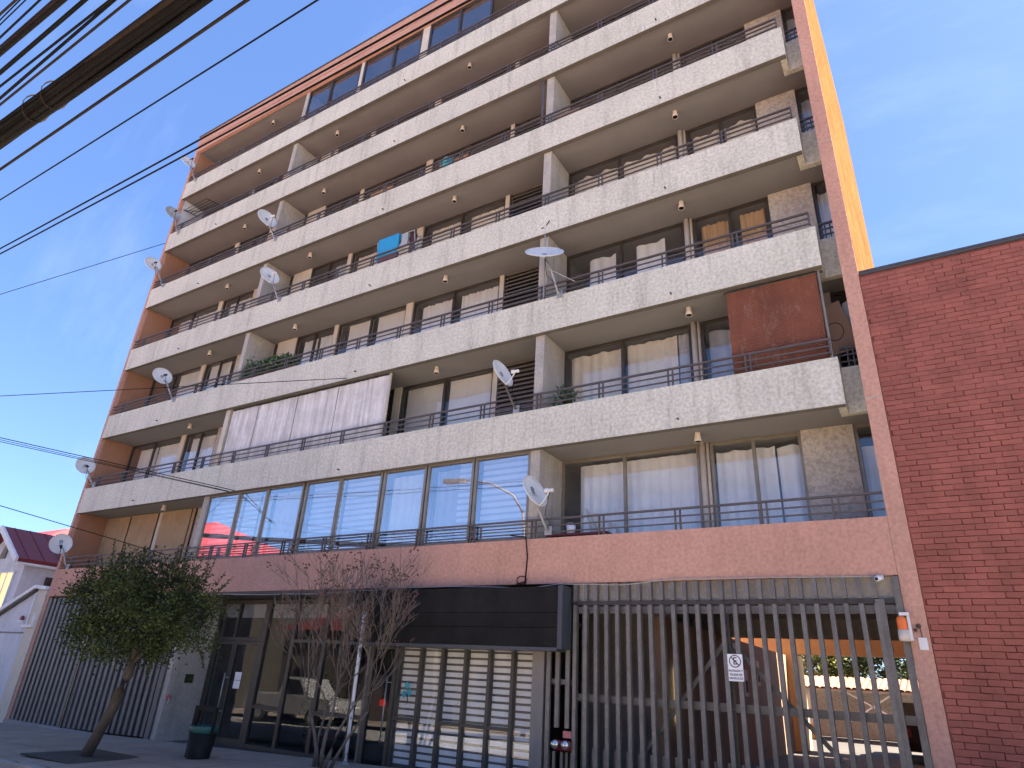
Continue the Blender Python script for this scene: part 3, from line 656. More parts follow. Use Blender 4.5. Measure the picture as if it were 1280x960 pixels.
for x0, x1 in ((7.41, 8.17), (8.19, 9.12)):
    d = eframe('glass_door', [(x0, YE + .005, -0.25, x0 + .07, YE + .065, 2.05), (x1 - .07, YE + .005, -0.25, x1, YE + .065, 2.05), (x0 + .07, YE + .006, 1.97, x1 - .07, YE + .064, 2.05), (x0 + .07, YE + .006, -0.25, x1 - .07, YE + .064, -0.10)])
    part('pane', MB().box(x0 + .06, YE + .03, -0.12, x1 - .06, YE + .036, 1.99), M_glassL, d)
    if x0 > 8: part('handle', MB().tube([(8.12, YE - .05, 0.35), (8.12, YE - .05, 1.30)], 0.018, 8).tube([(8.22, YE, 0.45), (8.12, YE - .05, 0.45)], 0.012, 6).tube([(8.22, YE, 1.2), (8.12, YE - .05, 1.2)], 0.012, 6), M_steel, d, True)
for i, z in enumerate((0.965, 1.155)):
    t = solo('paper_notice', MB().box(8.42, YE + .020, z, 8.66, YE + .024, z + 0.18), M_signw, ('upper' if i else 'lower') + ' white paper notice stuck on the glass of the entrance door', 'notice', 'paper notices on the entrance door')
potted('potted_plant', 'tall leafy house plant in a red pot inside the entrance glazing', 'plant', 10.9, 1.55, -.27, (.42, .35, .75), 320, .16, M_redp, M_leaf, .38, .2)
potted('potted_plant', 'slim dark leafy plant standing deep inside the entrance lobby', 'plant', 9.9, 3.4, -.27, (.25, .25, .95), 160, .18, M_bark, M_leaf, .35, .16)
t = thing('wall_picture', 'dark framed picture on the lobby wall behind the glazing', 'picture', (9.3, 4.15, 1.7))
part('frame', MB().box(8.9, 4.15, 1.2, 9.7, 4.199, 2.2), M_black, t); part('canvas', MB().box(8.96, 4.14, 1.26, 9.64, 4.149, 2.14), M_plum, t)
# street-side shop door and glazing at y = 0.3
sd = bp('shop_door', MB().box(13.47, .30, -0.25, 13.57, .38, 2.05).box(14.12, .30, -0.25, 14.24, .38, 2.05).box(13.57, .302, 1.96, 14.12, .378, 2.05).box(13.57, .302, -0.25, 14.12, .378, -0.12), M_frameg)
part('pane', MB().box(13.56, .34, -0.13, 14.13, .346, 1.97), M_glassD, sd)
part('handle', MB().tube([(14.06, .24, 0.3), (14.06, .24, 1.45)], 0.014, 8).tube([(14.06, .24, .4), (14.14, .30, .4)], .01, 6).tube([(14.06, .24, 1.35), (14.14, .30, 1.35)], .01, 6), M_steel, sd, True)
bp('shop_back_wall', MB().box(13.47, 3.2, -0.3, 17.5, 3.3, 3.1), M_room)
bp('shop_ceiling', MB().box(13.47, .42, 2.55, 17.5, 3.2, 2.62), M_garw)
SX = [14.25, 14.80, 15.32, 15.86, 16.40, 16.90, 17.42]
sw = bp('shop_window', MB().box(14.25, .302, 2.0, 17.45, .378, 2.06), M_frameg)
for i, x in enumerate(SX): part('mullion', MB().box(x - .032, .30, -0.2, x + .032, .385, 1.999), M_frameg, sw)
for i in range(6):
    if i % 2 == 0 or i == 3: part('transom', MB().box(SX[i] + .033, .305, 0.70, SX[i + 1] - .033, .37, 0.76), M_frameg, sw)
    part('pane', MB().box(SX[i] + .033, .345, -0.2, SX[i + 1] - .033, .35, 1.999), M_glass, sw)
SHN = ['first pane beside the black door', 'second pane from the black door', 'third pane from the black door', 'fourth pane from the black door', 'fifth pane from the black door', 'last pane by the gate']
for i in range(6):
    zebra(SX[i] + .05, SX[i + 1] - .05, .40, -0.1, 1.985, 0.118, 0.66, 'white banded blind in the shop window, %s' % SHN[i], 'banded blinds in the shop window', M_room)
# fascia box over the shop
aw = thing('shop_fascia', 'charcoal boxed fascia of three boards above the shop window', 'fascia', (15.8, 0, 2.05))
for z0, z1 in ((2.055, 2.355), (2.362, 2.60), (2.607, 3.03)):
    part('fascia_board', MB().box(13.38, -0.28 - (0.004 if z0 > 2.3 else 0), z0, 18.10, 0.27, z1), M_awning, aw)
part('end_cap', MB().box(18.105, -0.30, 2.03, 18.19, 0.27, 3.045), M_awnfr, aw)
part('bottom_trim', MB().box(13.37, -0.30, 1.995, 18.102, 0.28, 2.05), M_awnfr, aw)

# ---- garage gate and its surround
bp('gate_post', MB().box(17.47, 0.02, -0.1, 17.70, 0.25, 2.85), M_garw)
bars = thing('bar_screen', 'fixed panel of short grey bars over the hydrant inlet beside the garage gate', 'fence', (18.0, 0, 0))
for i, x in enumerate((17.76, 17.93, 18.12)):
    part('bar', MB().box(x, 0.0, 0.86 if i else 0.0, x + 0.075, 0.05, 2.75), M_gate, bars)
part('rail', MB().box(17.725, 0.06, 1.50, 18.27, 0.10, 1.58), M_gate, bars)
for x in (17.80, 17.90, 18.04, 18.13, 18.22): part('bar', MB().box(x, 0.02, 0.0, x + 0.045, 0.06, 0.52), M_gate, bars)
gt = thing('garage_gate', 'tall grey sliding gate of vertical steel bars across the garage entrance', 'gate', (20.7, 0, 0))
bme = MB().box(0, -0.04, 0.05, 0.062, 0.05, 2.745).mesh('bar', M_gate)
bme2 = MB().box(0, -0.035, 2.815, 0.060, 0.05, 3.10).mesh('lintel_bar', M_gate)
bme3 = MB().box(0, 0.05, 0.05, 0.04, 0.09, 0.62).mesh('short_bar', M_gate)
NB = 25; BX = [18.27 + 0.1905 * i for i in range(NB)]
for i, x in enumerate(BX):
    part('bar', bme, None, gt, loc=(x, 0, 0)); part('lintel_bar', bme2, None, gt, loc=(x + 0.002, 0, 0))
    if i < 16: part('short_bar', bme3, None, gt, loc=(x + 0.12, 0, 0))
for z0, z1 in ((2.62, 2.73), (1.27, 1.38)): part('rail', MB().box(18.24, 0.055, z0, 23.10, 0.11, z1).box(18.24, 0.04, z0 + 0.03, 23.10, 0.054, z0 + 0.045), M_gate, gt)
part('rail', MB().box(18.22, 0.03, 2.752, 23.18, 0.098, 2.81), M_bronze, gt)
part('frame_post', MB().box(18.40, 0.05, 0, 18.46, 0.11, 2.62), M_gate, gt)
part('frame_post', MB().box(22.86, -0.03, 0.0, 22.97, 0.10, 2.80), M_gate, gt)
part('frame_post', MB().box(20.80, 0.05, 0, 20.85, 0.12, 2.62), M_bronze, gt)
part('frame_post', MB().box(23.10, -0.03, 0.0, 23.185, 0.10, 3.10), M_gate, gt)
for a, b in (((19.35, .13, 0.55), (20.78, .13, 2.25)), ((20.85, .13, 2.20), (22.55, .13, 0.35))): part('brace', MB().bar(a, b, 0.06, 0.04), M_gate, gt)
# no-parking signs: plate > ring, letter, slash, words
def parking_sign(x, z, y, label):
    t = thing('parking_sign', label, 'sign', (x, y, z), 'no parking signs on the gates')
    part('plate', MB().box(-0.108, 0, -0.182, 0.108, 0.006, 0.182), M_signw, t, local=True)
    mb = MB(); n = 32; R = 0.086
    for i in range(n):
        w0, w1 = 2 * pi * i / n, 2 * pi * (i + 1) / n
        P = lambda w, r: (r * cos(w), -0.002, 0.085 + r * sin(w))
        mb.quad(P(w0, R - .013), P(w1, R - .013), P(w1, R), P(w0, R))
    part('ring', mb, M_print, t, local=True)
    mb = MB(); c, s_ = cos(radians(135)), sin(radians(135)); e = 0.007
    for r0, r1 in ((-.078, .078),):
        mb.quad((r0 * c - e * s_, -0.0035, .085 + r0 * s_ - e * s_), (r1 * c - e * s_, -.0035, .085 + r1 * s_ - e * s_), (r1 * c + e * s_, -.0035, .085 + r1 * s_ + e * s_), (r0 * c + e * s_, -.0035, .085 + r0 * s_ + e * s_))
    part('slash', mb, M_print, t, local=True)
    for nm, s, size, zz in (('letter', 'E', 0.125, 0.085), ('words', 'ENTRADA Y', 0.037, -0.045), ('words', 'SALIDA DE', 0.037, -0.095), ('words', 'VEHICULOS', 0.037, -0.145)):
        o = part(nm, text_mesh(s, size, M_print, nm), None, t, local=True, loc=(0, -0.003, zz)); o.rotation_euler = (radians(90), 0, 0)
        o.scale = (1.0, 1.15, 1)
parking_sign(20.915, 1.862, -0.052, 'white no parking sign hanging on the bars of the open garage gate')
parking_sign(3.08, 1.83, -0.06, 'white no parking sign on the closed slatted gate behind the leafy tree')
# flashing beacon, plate and camera on the pillar
t = thing('warning_beacon', 'amber and white flashing beacon on a white bracket at the gate pillar', 'beacon', (23.1, -0.1, 2.3))
part('bracket', MB().box(23.20, -0.10, 2.27, 23.235, -0.002, 2.62).box(23.12, -0.115, 2.58, 23.236, -0.05, 2.62), M_trim, t)
part('base', MB().lathe([(0, 2.26), (.062, 2.26), (.068, 2.30), (.064, 2.40), (0, 2.40)], 16, (23.135, -.1, 0)), M_lamp, t, True)
part('dome', MB().lathe([(0.060, 2.402), (.062, 2.50), (.054, 2.555), (.03, 2.57), (0, 2.572)], 16, (23.135, -.1, 0)), M_amber, t, True)
solo('switch_plate', MB().box(23.285, -0.016, 2.165, 23.385, -0.001, 2.315), M_trim, 'small pale switch plate on the salmon gate pillar', 'plate')
bp('conduit_stub', MB().tube([(23.315, 0.0, 2.455), (23.315, -0.02, 2.455)], 0.032, 8).tube([(23.33, -.006, 2.42), (23.335, -.008, 2.35), (23.335, -.006, 2.316)], .005, 5).tube([(23.29, -.01, 2.41), (23.26, -.012, 2.40)], .02, 6), M_bark)
t = thing('security_camera', 'small white security camera under the salmon band above the gate', 'camera', (22.97, -.1, 3.08))
part('mount', MB().box(22.93, -0.06, 3.06, 23.01, 0.0, 3.112), M_trim, t)
part('body', MB().tube([(22.99, -.05, 3.075), (22.93, -.16, 3.05)], .035, 10), M_trim, t, True)
part('lens', MB().tube([(22.932, -.157, 3.05), (22.928, -.164, 3.049)], .024, 10), M_black, t)
# twin hydrant inlet
t = thing('hydrant_inlet', 'red twin hydrant inlet with two metal caps beside the garage gate', 'hydrant', (18.08, -.1, 0))
part('body', MB().tube([(18.02, .02, .62), (18.02, -.10, .63)], [.06, .075], 12).tube([(18.20, .02, .62), (18.20, -.10, .63)], [.06, .075], 12).box(17.98, -.03, .545, 18.24, .04, .68), M_redp, t, True)
for x in (18.02, 18.20):
    part('cap', MB().tube([(x, -.10, .63), (x, -.155, .632)], [.066, .060], 14), M_chrome, t, True)
    part('cap_lug', MB().box(x - .012, -.185, .62, x + .012, -.156, .645), M_chrome, t)
solo('hydrant_plate', MB().box(18.11, -.03, .725, 18.26, -.02, .825), M_pink, 'faded red plate fixed above the twin hydrant inlet', 'plate')
# plaque and small pipe fitting on the return wall
solo('wall_plaque', MB().box(7.302, .43, 1.02, 7.315, .66, 1.22), M_leaf, 'dark green plaque on the grey wall by the entrance', 'plaque')
t = thing('gas_tap', 'small rusty pink pipe fitting on the grey wall near the slatted gate', 'tap', (7.32, .12, .65))
part('flange', MB().tube([(7.301, .12, .68), (7.32, .12, .68)], .075, 12), M_pink, t)
part('spout', MB().tube([(7.32, .12, .66), (7.37, .10, .62), (7.37, .09, .55)], .025, 8), M_steel, t)
# left slatted gate
g2 = thing('slatted_gate', 'closed blue grey gate of close vertical bars behind the leafy tree', 'gate', (3.7, 0, -.3))
bm = MB().box(0, 0.0, -0.27, 0.13, 0.07, 3.10).mesh('bar', M_gateL)
NG = 26
for i in range(NG):
    x = 0.25 + i * 0.256
    part('bar', bm, None, g2, loc=(x + (0.05 if i > 10 else 0), 0, 0.02 * x - 0.06))
part('backing', MB().box(0.15, 0.10, -0.4, 7.1, 0.12, 3.11), M_black, g2)
part('rail', MB().box(0.15, 0.071, 2.70, 7.1, 0.099, 2.80), M_gateL, g2)
part('meeting_post', MB().box(3.02, -0.03, -0.36, 3.10, 0.09, 2.9), M_bronze, g2)
part('frame_post', MB().box(6.93, -0.03, -0.3, 7.10, 0.09, 3.11), M_gateL, g2)
part('ground_track', MB().box(0.13, -0.12, -0.6, 7.1, 0.10, -0.285), M_kerb, g2)
for x in (): pass
# red light in the dark shop, teal flowers in the window
LX = 13.62
t = thing('signal_lamp', 'glowing red light inside the dark shop doorway', 'lamp', (LX, .7, 0.86))
part('bulb', MB().lathe([(0, .89), (.045, .90), (.07, .96), (.045, 1.02), (0, 1.03)], 12, (LX, .7, 0)), M_redl, t, True)
part('holder', MB().box(LX - .04, .81, .86, LX + .04, .85, 1.10), M_black, t)
t = thing('flower_decoration', 'teal paper flowers stuck on the shop window by the door', 'flower', (14.6, .27, 1.2))
for x, z in ((14.55, 1.32), (14.62, 1.20), (14.50, 1.16)):
    mb = MB()
    for j in range(6):
        a = j * pi / 3; mb.quad((x, .285, z), (x + .05 * cos(a), .275, z + .05 * sin(a)), (x + .075 * cos(a + .5), .28, z + .075 * sin(a + .5)), (x + .05 * cos(a + 1), .275, z + .05 * sin(a + 1)))
    part('petals', mb, M_flow, t)
part('stem', MB().tube([(14.55, .285, 1.2), (14.6, .285, 1.05), (14.56, .285, .98)], .008, 5), M_black, t)

# ------------------------------------------------------------------ brick building on the corner side
BK = thing('brick_building', 'red painted brick building with a dark metal edge beside the apartment block', 'building', (29, 1, 0))
part('wall', MB().prism([(23.432, 0.02), (36, 0.02), (36, 6.0), (23.66, 6.0)], -0.5, 7.93), M_mortar, BK)
part('roof_edge', MB().box(23.43, -0.022, 7.975, 36.05, 0.16, 8.005).box(23.44, -0.012, 7.932, 36.0, 0.12, 7.974), M_cap, BK)
part('roof', MB().box(23.70, 0.161, 7.94, 36, 6.1, 7.99), M_cap, BK)
bw, bh = 0.243, 0.0715; px_, pz_ = 0.2505, 0.0795
bmes = []
for v in range(4):
    d = random.Random(v); q = lambda a: a + d.uniform(-.004, .004)
    mb = MB(); i = 0
    f = [(q(0.002), 0.0, q(0.002)), (q(bw), 0.0, q(0)), (q(bw), 0.0, q(bh)), (q(0), 0.0, q(bh))]
    bk = [(x, 0.022, z) for x, y, z in [(0.0, 0, -0.001), (bw + .002, 0, -.001), (bw + .002, 0, bh + .001), (0.0, 0, bh + .001)]]
    mb.v = f + bk; mb.f = [(0, 1, 2, 3), (0, 4, 5, 1), (1, 5, 6, 2), (2, 6, 7, 3), (3, 7, 4, 0)]
    bmes.append(mb.mesh('brick', M_brick))
rb = random.Random(3)
rows = int(7.95 / pz_); spots = []
for r in range(-4, rows):
    z = 0.02 + r * pz_
    if z + bh > 7.93: continue
    off = (r % 2) * px_ * 0.5 + rb.uniform(-.02, .02)
    xe = 23.45
    x = xe - off
    while x < 30.2:
        spots.append((x, z)); x += px_
def vis(x, z):
    """how large a brick shows from the street: near, and within what the photograph takes in"""
    limit = 24.05 + (z - 0.5) * 0.215
    return 0.55 < z < 7.95 and x < limit + 0.1
near = sorted([s for s in spots if vis(*s) and s[0] >= 23.45], key=lambda s: (s[1]))
single = set(near[:296])
rest = MB()
for (x, z) in spots:
    if (x, z) in single:
        m = bmes[rb.randrange(4)]
        o = part('brick', m, None, BK, loc=(x, -0.002 - rb.random() * .004, z))
    else:
        j = lambda: rb.uniform(-.004, .004)
        xa, xb = max(x, 23.436), x + bw
        if xb - xa < 0.03: continue
        i = len(rest.v); yy = -0.002 - rb.random() * .004
        rest.v += [(xa + j(), yy, z + j()), (xb + j(), yy, z + j()), (xb + j(), yy, z + bh + j()), (xa + j(), yy, z + bh + j()),
                   (xa, .021, z - .001), (xb + .002, .021, z - .001), (xb + .002, .021, z + bh + .001), (xa, .021, z + bh + .001)]
        rest.f += [(i, i + 1, i + 2, i + 3), (i, i + 4, i + 5, i + 1), (i + 1, i + 5, i + 6, i + 2), (i + 2, i + 6, i + 7, i + 3), (i + 3, i + 7, i + 4, i)]
M_brickm = M_brick.copy(); M_brickm.name = 'red_brick_paint_field'
tt = M_brickm.node_tree
for n_ in tt.nodes:
    if n_.bl_idname == 'ShaderNodeObjectInfo':
        g = tt.nodes.new('ShaderNodeNewGeometry')
        for l in list(n_.outputs['Random'].links): tt.links.new(g.outputs['Random Per Island'], l.to_socket)
ro = part('bricks', rest, M_brickm, BK); ro['kind'] = 'stuff'; ro.name = 'brick_field'
part('mortar_joint', MB().prism([(23.43, -0.004), (23.446, -0.004), (23.446, .02), (23.43, .02)], -0.4, 7.93), M_mortar, BK)

# ------------------------------------------------------------------ satellite dishes
def dish(c, n, dia, base, label, m=M_dish, logo=None, arm=True, aspect=1.0, mast_m=M_steel):
    t = thing('satellite_dish', label, 'satellite dish', base, 'satellite dishes on the balconies')
    n = Vector(n).normalized(); c = Vector(c); b = Vector(base)
    up = Vector((0, 0, 1)); yv = (up - n * up.dot(n)).normalized(); xv = yv.cross(n).normalized()
    R = dia / 2; kq = 0.30 / dia
    def W(x, y, z): return tuple(c - n * (kq * R * R * 0.5) + xv * x + yv * y + n * z)
    mb = MB(); NR, NA = 7, 28
    def ringp(off):
        i0 = len(mb.v); mb.v.append(W(0, 0, off))
        for r in range(1, NR + 1):
            for a in range(NA):
                w = 2 * pi * a / NA; rr = R * r / NR; mb.v.append(W(rr * cos(w) * aspect, rr * sin(w), kq * rr * rr + off))
        return i0
    a0 = ringp(0.0); b0 = ringp(-0.012)
    for i0, flip in ((a0, False), (b0, True)):
        for a in range(NA):
            f = (i0, i0 + 1 + a, i0 + 1 + (a + 1) % NA); mb.f.append(f[::-1] if flip else f)
            for r in range(NR - 1):
                p = i0 + 1 + r * NA; q = p + NA
                f = (p + a, q + a, q + (a + 1) % NA, p + (a + 1) % NA); mb.f.append(f[::-1] if flip else f)
    pa = a0 + 1 + (NR - 1) * NA; pb = b0 + 1 + (NR - 1) * NA
    for a in range(NA): mb.f.append((pa + a, pb + a, pb + (a + 1) % NA, pa + (a + 1) % NA))
    part('reflector', mb, m, t, True)
    rim = [W(R * cos(2 * pi * a / 28) * aspect, R * sin(2 * pi * a / 28), kq * R * R) for a in range(29)]
    part('rim', MB().tube(rim, 0.012, 6, False), m, t, True)
    if logo:
        for s, size, oy, mm in logo:
            me = text_mesh(s, size * dia, mm, 'logo', 0.0)
            for v in me.vertices:
                x, y = v.co.x, v.co.y + oy * dia
                v.co = Vector(W(x, y, kq * (x * x + y * y) + 0.004))
            part('logo', me, None, t)
    bot = Vector(W(0, -R * 0.98, kq * R * R))
    foc = c + n * (dia * 0.52) - yv * (R * 0.55)
    if arm:
        part('feed_arm', MB().tube([bot - n * 0.03, bot + (foc - bot) * 0.25 - yv * 0.02, foc], 0.014, 6), m, t)
        part('feed_horn', MB().tube([foc + (c - foc).normalized() * 0.10, foc, foc - (c - foc).normalized() * 0.06], [0.045, 0.03, 0.035], 10), M_black if m is not M_dish or dia < .615 else M_trim, t)
    back = c - n * 0.06
    q0 = foc if arm else c - n * .05
    part('coax_cable', MB().tube([q0, q0 * .6 + b * .4 + Vector((-.05, -.04, -.16)), q0 * .25 + b * .75 + Vector((.09, -.05, -.10)), b + Vector((.02, -.02, .02))], 0.007, 5), M_cable, t, True)
    part('bracket', MB().tube([c - n * 0.015, back - n * 0.05], 0.055, 10), M_steel, t)
    el = back - n * 0.06; mid = Vector((el.x, el.y, el.z - 0.22 * dia)) * 0.6 + Vector((b.x, b.y, el.z - 0.3 * dia)) * 0.4
    part('mast', MB().tube([el, mid, b, Vector((b.x, 0.06, b.z))], 0.024, 8), mast_m, t, True)
    part('foot_plate', MB().box(b.x - .07, -0.025 if b.y < 0 else b.y, b.z - .08, b.x + .07, 0.0 if b.y < 0 else b.y + .02, b.z + .08), M_steel, t)
    return t
LG = [('e', 0.42, 0.12, M_blue), ('entel', 0.14, -0.10, M_steel)]
LGb = [('e', 0.40, 0.02, M_blue)]
dish((0.42, -.30, 4.66), (.95, -.30, .08), .61, (0.72, -.08, 3.98), 'white dish with blue letter e and black feed, on the pink band by the fin', logo=LG)
dish((0.30, -.30, 7.24), (.954, -.199, .225), .58, (0.66, -.08, 6.62), 'white satellite dish crossed by wires at the fin end of the second balcony level', logo=[('e', .25, .06, M_steel), ('entel', .16, -.10, M_steel)])
dish((3.38, -.30, 9.92), (.926, -.204, .316), .60, (3.95, -.08, 9.10), 'white satellite dish with a small round mark, on the third balcony band', logo=[('o', .3, .05, M_redp)])
dish((0.25, -.30, 15.30), (.95, -.171, .262), .60, (0.95, -.08, 14.30), 'white satellite dish with blue mark at the fin end of the fifth balcony level', logo=LGb)
dish((0.45, -.30, 17.68), (.945, -.149, .292), .58, (0.80, -.08, 16.80), 'dull grey satellite dish at the fin end of the sixth balcony level', m=M_dishg)
dish((0.30, -.30, 20.38), (.906, -.095, .412), .60, (0.80, -.08, 19.45), 'greenish white satellite dish at the fin end of the top balcony level', m=M_dish)
dish((6.88, -.30, 15.02), (.93, -.12, .30), .68, (7.2, -.08, 14.28), 'white satellite dish with blue mark in front of the thin partition, fifth balcony level', logo=LGb)
dish((7.80, -.30, 12.48), (.921, -.211, .328), .62, (8.15, -.08, 11.70), 'plain pale satellite dish in front of the thin partition, fourth balcony level')
dish((17.57, -.30, 10.12), (.339, -.669, .66), .84, (17.82, -.08, 9.14), 'big tilted satellite dish seen edge on at the centre partition, third balcony level', arm=False)
dish((16.66, -.30, 7.36), (.924, -.077, .375), .62, (16.88, -.08, 6.62), 'tilted dish with feed arm out beside the louvred panel, second balcony level', logo=LGb, mast_m=M_rail)
dish((17.55, -.30, 4.74), (.904, -.142, .404), .64, (17.72, -.08, 4.06), 'tilted white dish with blue letter e at the centre partition, first balcony level', logo=LG)
# stays and aerial by the edge-on dish
t = thing('aerial_mast', 'thin aerial mast with small prongs fixed to the centre partition above the edge-on dish', 'aerial', (17.42, .05, 9.2))
part('pole', MB().tube([(17.40, .04, 9.2), (17.38, .02, 11.1)], .016, 6), M_steel, t)
part('prong', MB().tube([(17.30, -.02, 11.08), (17.38, .02, 11.12), (17.47, -.02, 11.18), (17.55, -.1, 11.16)], .012, 6), M_black, t)
part('stay', MB().tube([(17.62, -.2, 9.75), (18.15, .06, 9.42)], .012, 6), M_steel, t)

# ------------------------------------------------------------------ things on the balconies
def drape(x0, x1, ztop, front, back, y, m, label, name, cat):
    mb = MB(); n = 14; prof = []
    for i in range(7): prof.append((y - .03 - .005 * sin(i), ztop - front + front * i / 6.0))
    prof += [(y - .02, ztop + .015), (y + .01, ztop + .02), (y + .03, ztop + .005)]
    for i in range(1, 6): prof.append((y + .035, ztop - back * i / 5.0))
    for i in range(n + 1):
        u = i / n; x = x0 + (x1 - x0) * u
        for j, (yy, z) in enumerate(prof): mb.v.append((x + .012 * sin(j * .8), yy - .014 * sin(u * 9 + 1) * (1 if j < 7 else -1) * (ztop - z + .1), z - .03 * sin(u * 5) * (1 if j in (0, len(prof) - 1) else 0)))
    m_ = len(prof)
    for i in range(n):
        for j in range(m_ - 1): mb.f.append((i * m_ + j, (i + 1) * m_ + j, (i + 1) * m_ + j + 1, i * m_ + j + 1))
    return solo(name, mb, m, label, cat, smooth=True)
t = thing('clothes_rack', 'folding clothes rack with drying laundry on the fourth balcony level', 'clothes rack', (12.4, .35, 11.4))
part('rack_rail', MB().tube([(11.8, .16, 12.64), (13.15, .16, 12.64)], .014, 6).tube([(11.8, .45, 12.64), (13.15, .45, 12.64)], .014, 6).tube([(11.8, .3, 12.62), (13.15, .3, 12.62)], .01, 6), M_steel, t)
part('rack_leg', MB().tube([(11.8, .16, 12.64), (11.8, .5, 11.3)], .014, 6).tube([(11.8, .45, 12.64), (11.8, .1, 11.3)], .014, 6), M_steel, t)
part('rack_leg', MB().tube([(13.15, .16, 12.64), (13.15, .5, 11.3)], .014, 6).tube([(13.15, .45, 12.64), (13.15, .1, 11.3)], .014, 6), M_steel, t)
drape(11.92, 12.68, 12.66, 0.78, 0.5, .12, M_towel, 'bright turquoise towel drying over the rail of the fourth balcony level', 'towel', 'towel')
drape(12.05, 12.72, 11.98, 0.30, 0.2, .08, M_plum, 'plum coloured cloth over the rail below the turquoise towel', 'cloth', 'cloth')
drape(12.72, 12.95, 12.64, 0.45, 0.4, .18, M_dishg, 'grey garment on the clothes rack beside the turquoise towel', 'garment', 'laundry')
drape(12.92, 13.12, 12.64, 0.60, 0.3, .30, M_plum, 'dark mauve garment on the far end of the clothes rack', 'garment', 'laundry')
potted('potted_plant', 'leafy plant on the sixth balcony band beside the centre partition', 'plant', 17.25, .30, 16.98, (.24, .14, .30), 90, .13)
potted('potted_plant', 'leafy pot plant behind the rail by the centre partition, second balcony level', 'plant', 17.85, .30, 6.40, (.30, .14, .26), 110, .11)
t = thing('planter_box', 'long planter of bushy greenery behind the rail of the third balcony level', 'planter', (8.3, .3, 9.0))
part('trough', MB().box(6.95, .17, 8.95, 9.35, .40, 9.30), M_finin, t)
mb = MB(); leaves(mb, (8.15, .22, 9.50), (1.25, .16, .30), 1300, .11, rp); leaves(mb, (7.1, .24, 9.65), (.18, .12, .4), 90, .10, rp); part('foliage', mb, M_plant, t)
t = thing('watering_can', 'green plastic watering can standing on the fifth balcony band', 'watering can', (14.0, .25, 14.4))
part('body', MB().lathe([(0, 14.50), (.15, 14.5), (.17, 14.6), (.14, 14.82), (.07, 14.86), (0, 14.86)], 14, (14.0, .22, 0)), M_flow, t, True)
part('spout', MB().tube([(13.88, .2, 14.60), (13.70, .15, 14.86)], [.04, .02], 8), M_flow, t)
part('handle', MB().tube([(14.12, .22, 14.60), (14.24, .22, 14.76), (14.08, .22, 14.92), (14.0, .22, 14.86)], .018, 6), M_flow, t, True)
t = thing('folding_table', 'low table with a dark red top behind the rail of the first balcony level', 'table', (18.0, .55, 3.3))
part('top', MB().box(17.50, .30, 4.02, 18.75, .80, 4.06), M_redp, t)
for x in (17.55, 18.70):
    for y in (.35, .75): part('leg', MB().box(x - .02, y - .02, 3.30, x + .02, y + .02, 4.019), M_steel, t)
t = thing('folded_parasol', 'closed grey parasol leaning behind the rail of the first balcony level', 'parasol', (18.6, .5, 3.3))
part('canopy', MB().tube([(18.28, .42, 4.55), (18.31, .42, 4.45), (18.45, .44, 4.10), (18.50, .46, 3.6)], [.005, .03, .085, .11], 8), M_dishg, t)
part('pole', MB().tube([(18.50, .46, 3.6), (18.55, .47, 3.3)], .016, 6), M_steel, t)
t = thing('plastic_bucket', 'small pale bucket on the table behind the first level rail', 'bucket', (17.95, .45, 4.06))
part('body', MB().lathe([(0, 4.061), (.07, 4.061), (.09, 4.22), (.082, 4.22), (.065, 4.08), (0, 4.08)], 14, (17.98, .40, 0)), M_signw, t, True)
part('handle', MB().tube([(17.90, .40, 4.21), (17.93, .36, 4.27), (18.03, .36, 4.27), (18.06, .40, 4.21)], .006, 5), M_steel, t)
t = thing('drying_frame', 'black wall mounted drying frame at the fin end of the sixth balcony level', 'drying rack', (.8, .3, 18.2))
for i in range(5): part('bar', MB().tube([(.25, .18 + i * .13, 18.25 + .02 * i), (1.75, .18 + i * .13, 18.25 + .02 * i)], .012, 6), M_black, t)
for x in (.25, 1.75): part('side_bar', MB().tube([(x, .15, 18.24), (x, .75, 18.34)], .014, 6), M_black, t)
part('stay', MB().tube([(.19, .72, 18.6), (.25, .2, 18.25)], .01, 6).tube([(.19, .72, 18.6), (1.75, .7, 18.33)], .01, 6), M_black, t)
# brown fabric screen beside the partition, fifth level, and a long pole
solo('wind_screen', MB().box(17.43, .16, 14.37, 18.15, .18, 14.66), M_card, 'low brown screen behind the rail by the centre partition, fifth balcony level', 'screen')
solo('clothes_prop', MB().tube([(17.12, .08, 14.36), (17.10, .10, 16.12)], .035, 8), M_rail, 'tall grey pole standing against the centre partition, fifth balcony level', 'pole')

# ------------------------------------------------------------------ cables along the building
def cable(pts, r, m, label, n=5, sub=0, sag=0.0, name='cable'):
    P = [Vector(p) for p in pts]
    if sub:
        Q = []
        for i in range(len(P) - 1):
            for j in range(sub):
                u = j / sub; q = P[i].lerp(P[i + 1], u); q.z -= sag * 4 * u * (1 - u); Q.append(q)
        P = Q + [P[-1]]
    return solo(name, MB().tube(P, r, n), m, label, 'cable', smooth=True)
cable([(7.3, -.03, 3.08), (9.06, -.04, 3.05), (9.94, -.04, 3.03), (11, -.04, 3.03), (12.07, -.04, 3.02), (13.2, -.04, 3.06), (14.35, -.04, 3.10), (15.56, -.04, 3.105), (16.5, -.05, 3.08), (17.36, -.05, 3.045), (18.0, -.05, 3.10), (18.6, -.05, 3.085), (19.2, -.05, 3.06), (19.7, -.04, 3.11), (20.02, -.04, 3.135), (21.5, -.04, 3.125), (22.92, -.04, 3.10)], .008, M_cableg, 'sagging white cable running under the pink band of the ground floor', sub=3, sag=0.004)
cable([(16.9, .0, 4.02), (17.25, -.02, 3.97), (17.30, -.015, 3.6), (17.28, -.015, 3.25), (17.28, -.02, 3.10)], .012, M_cable, 'black cable dropping down the pink band below the centre partition')
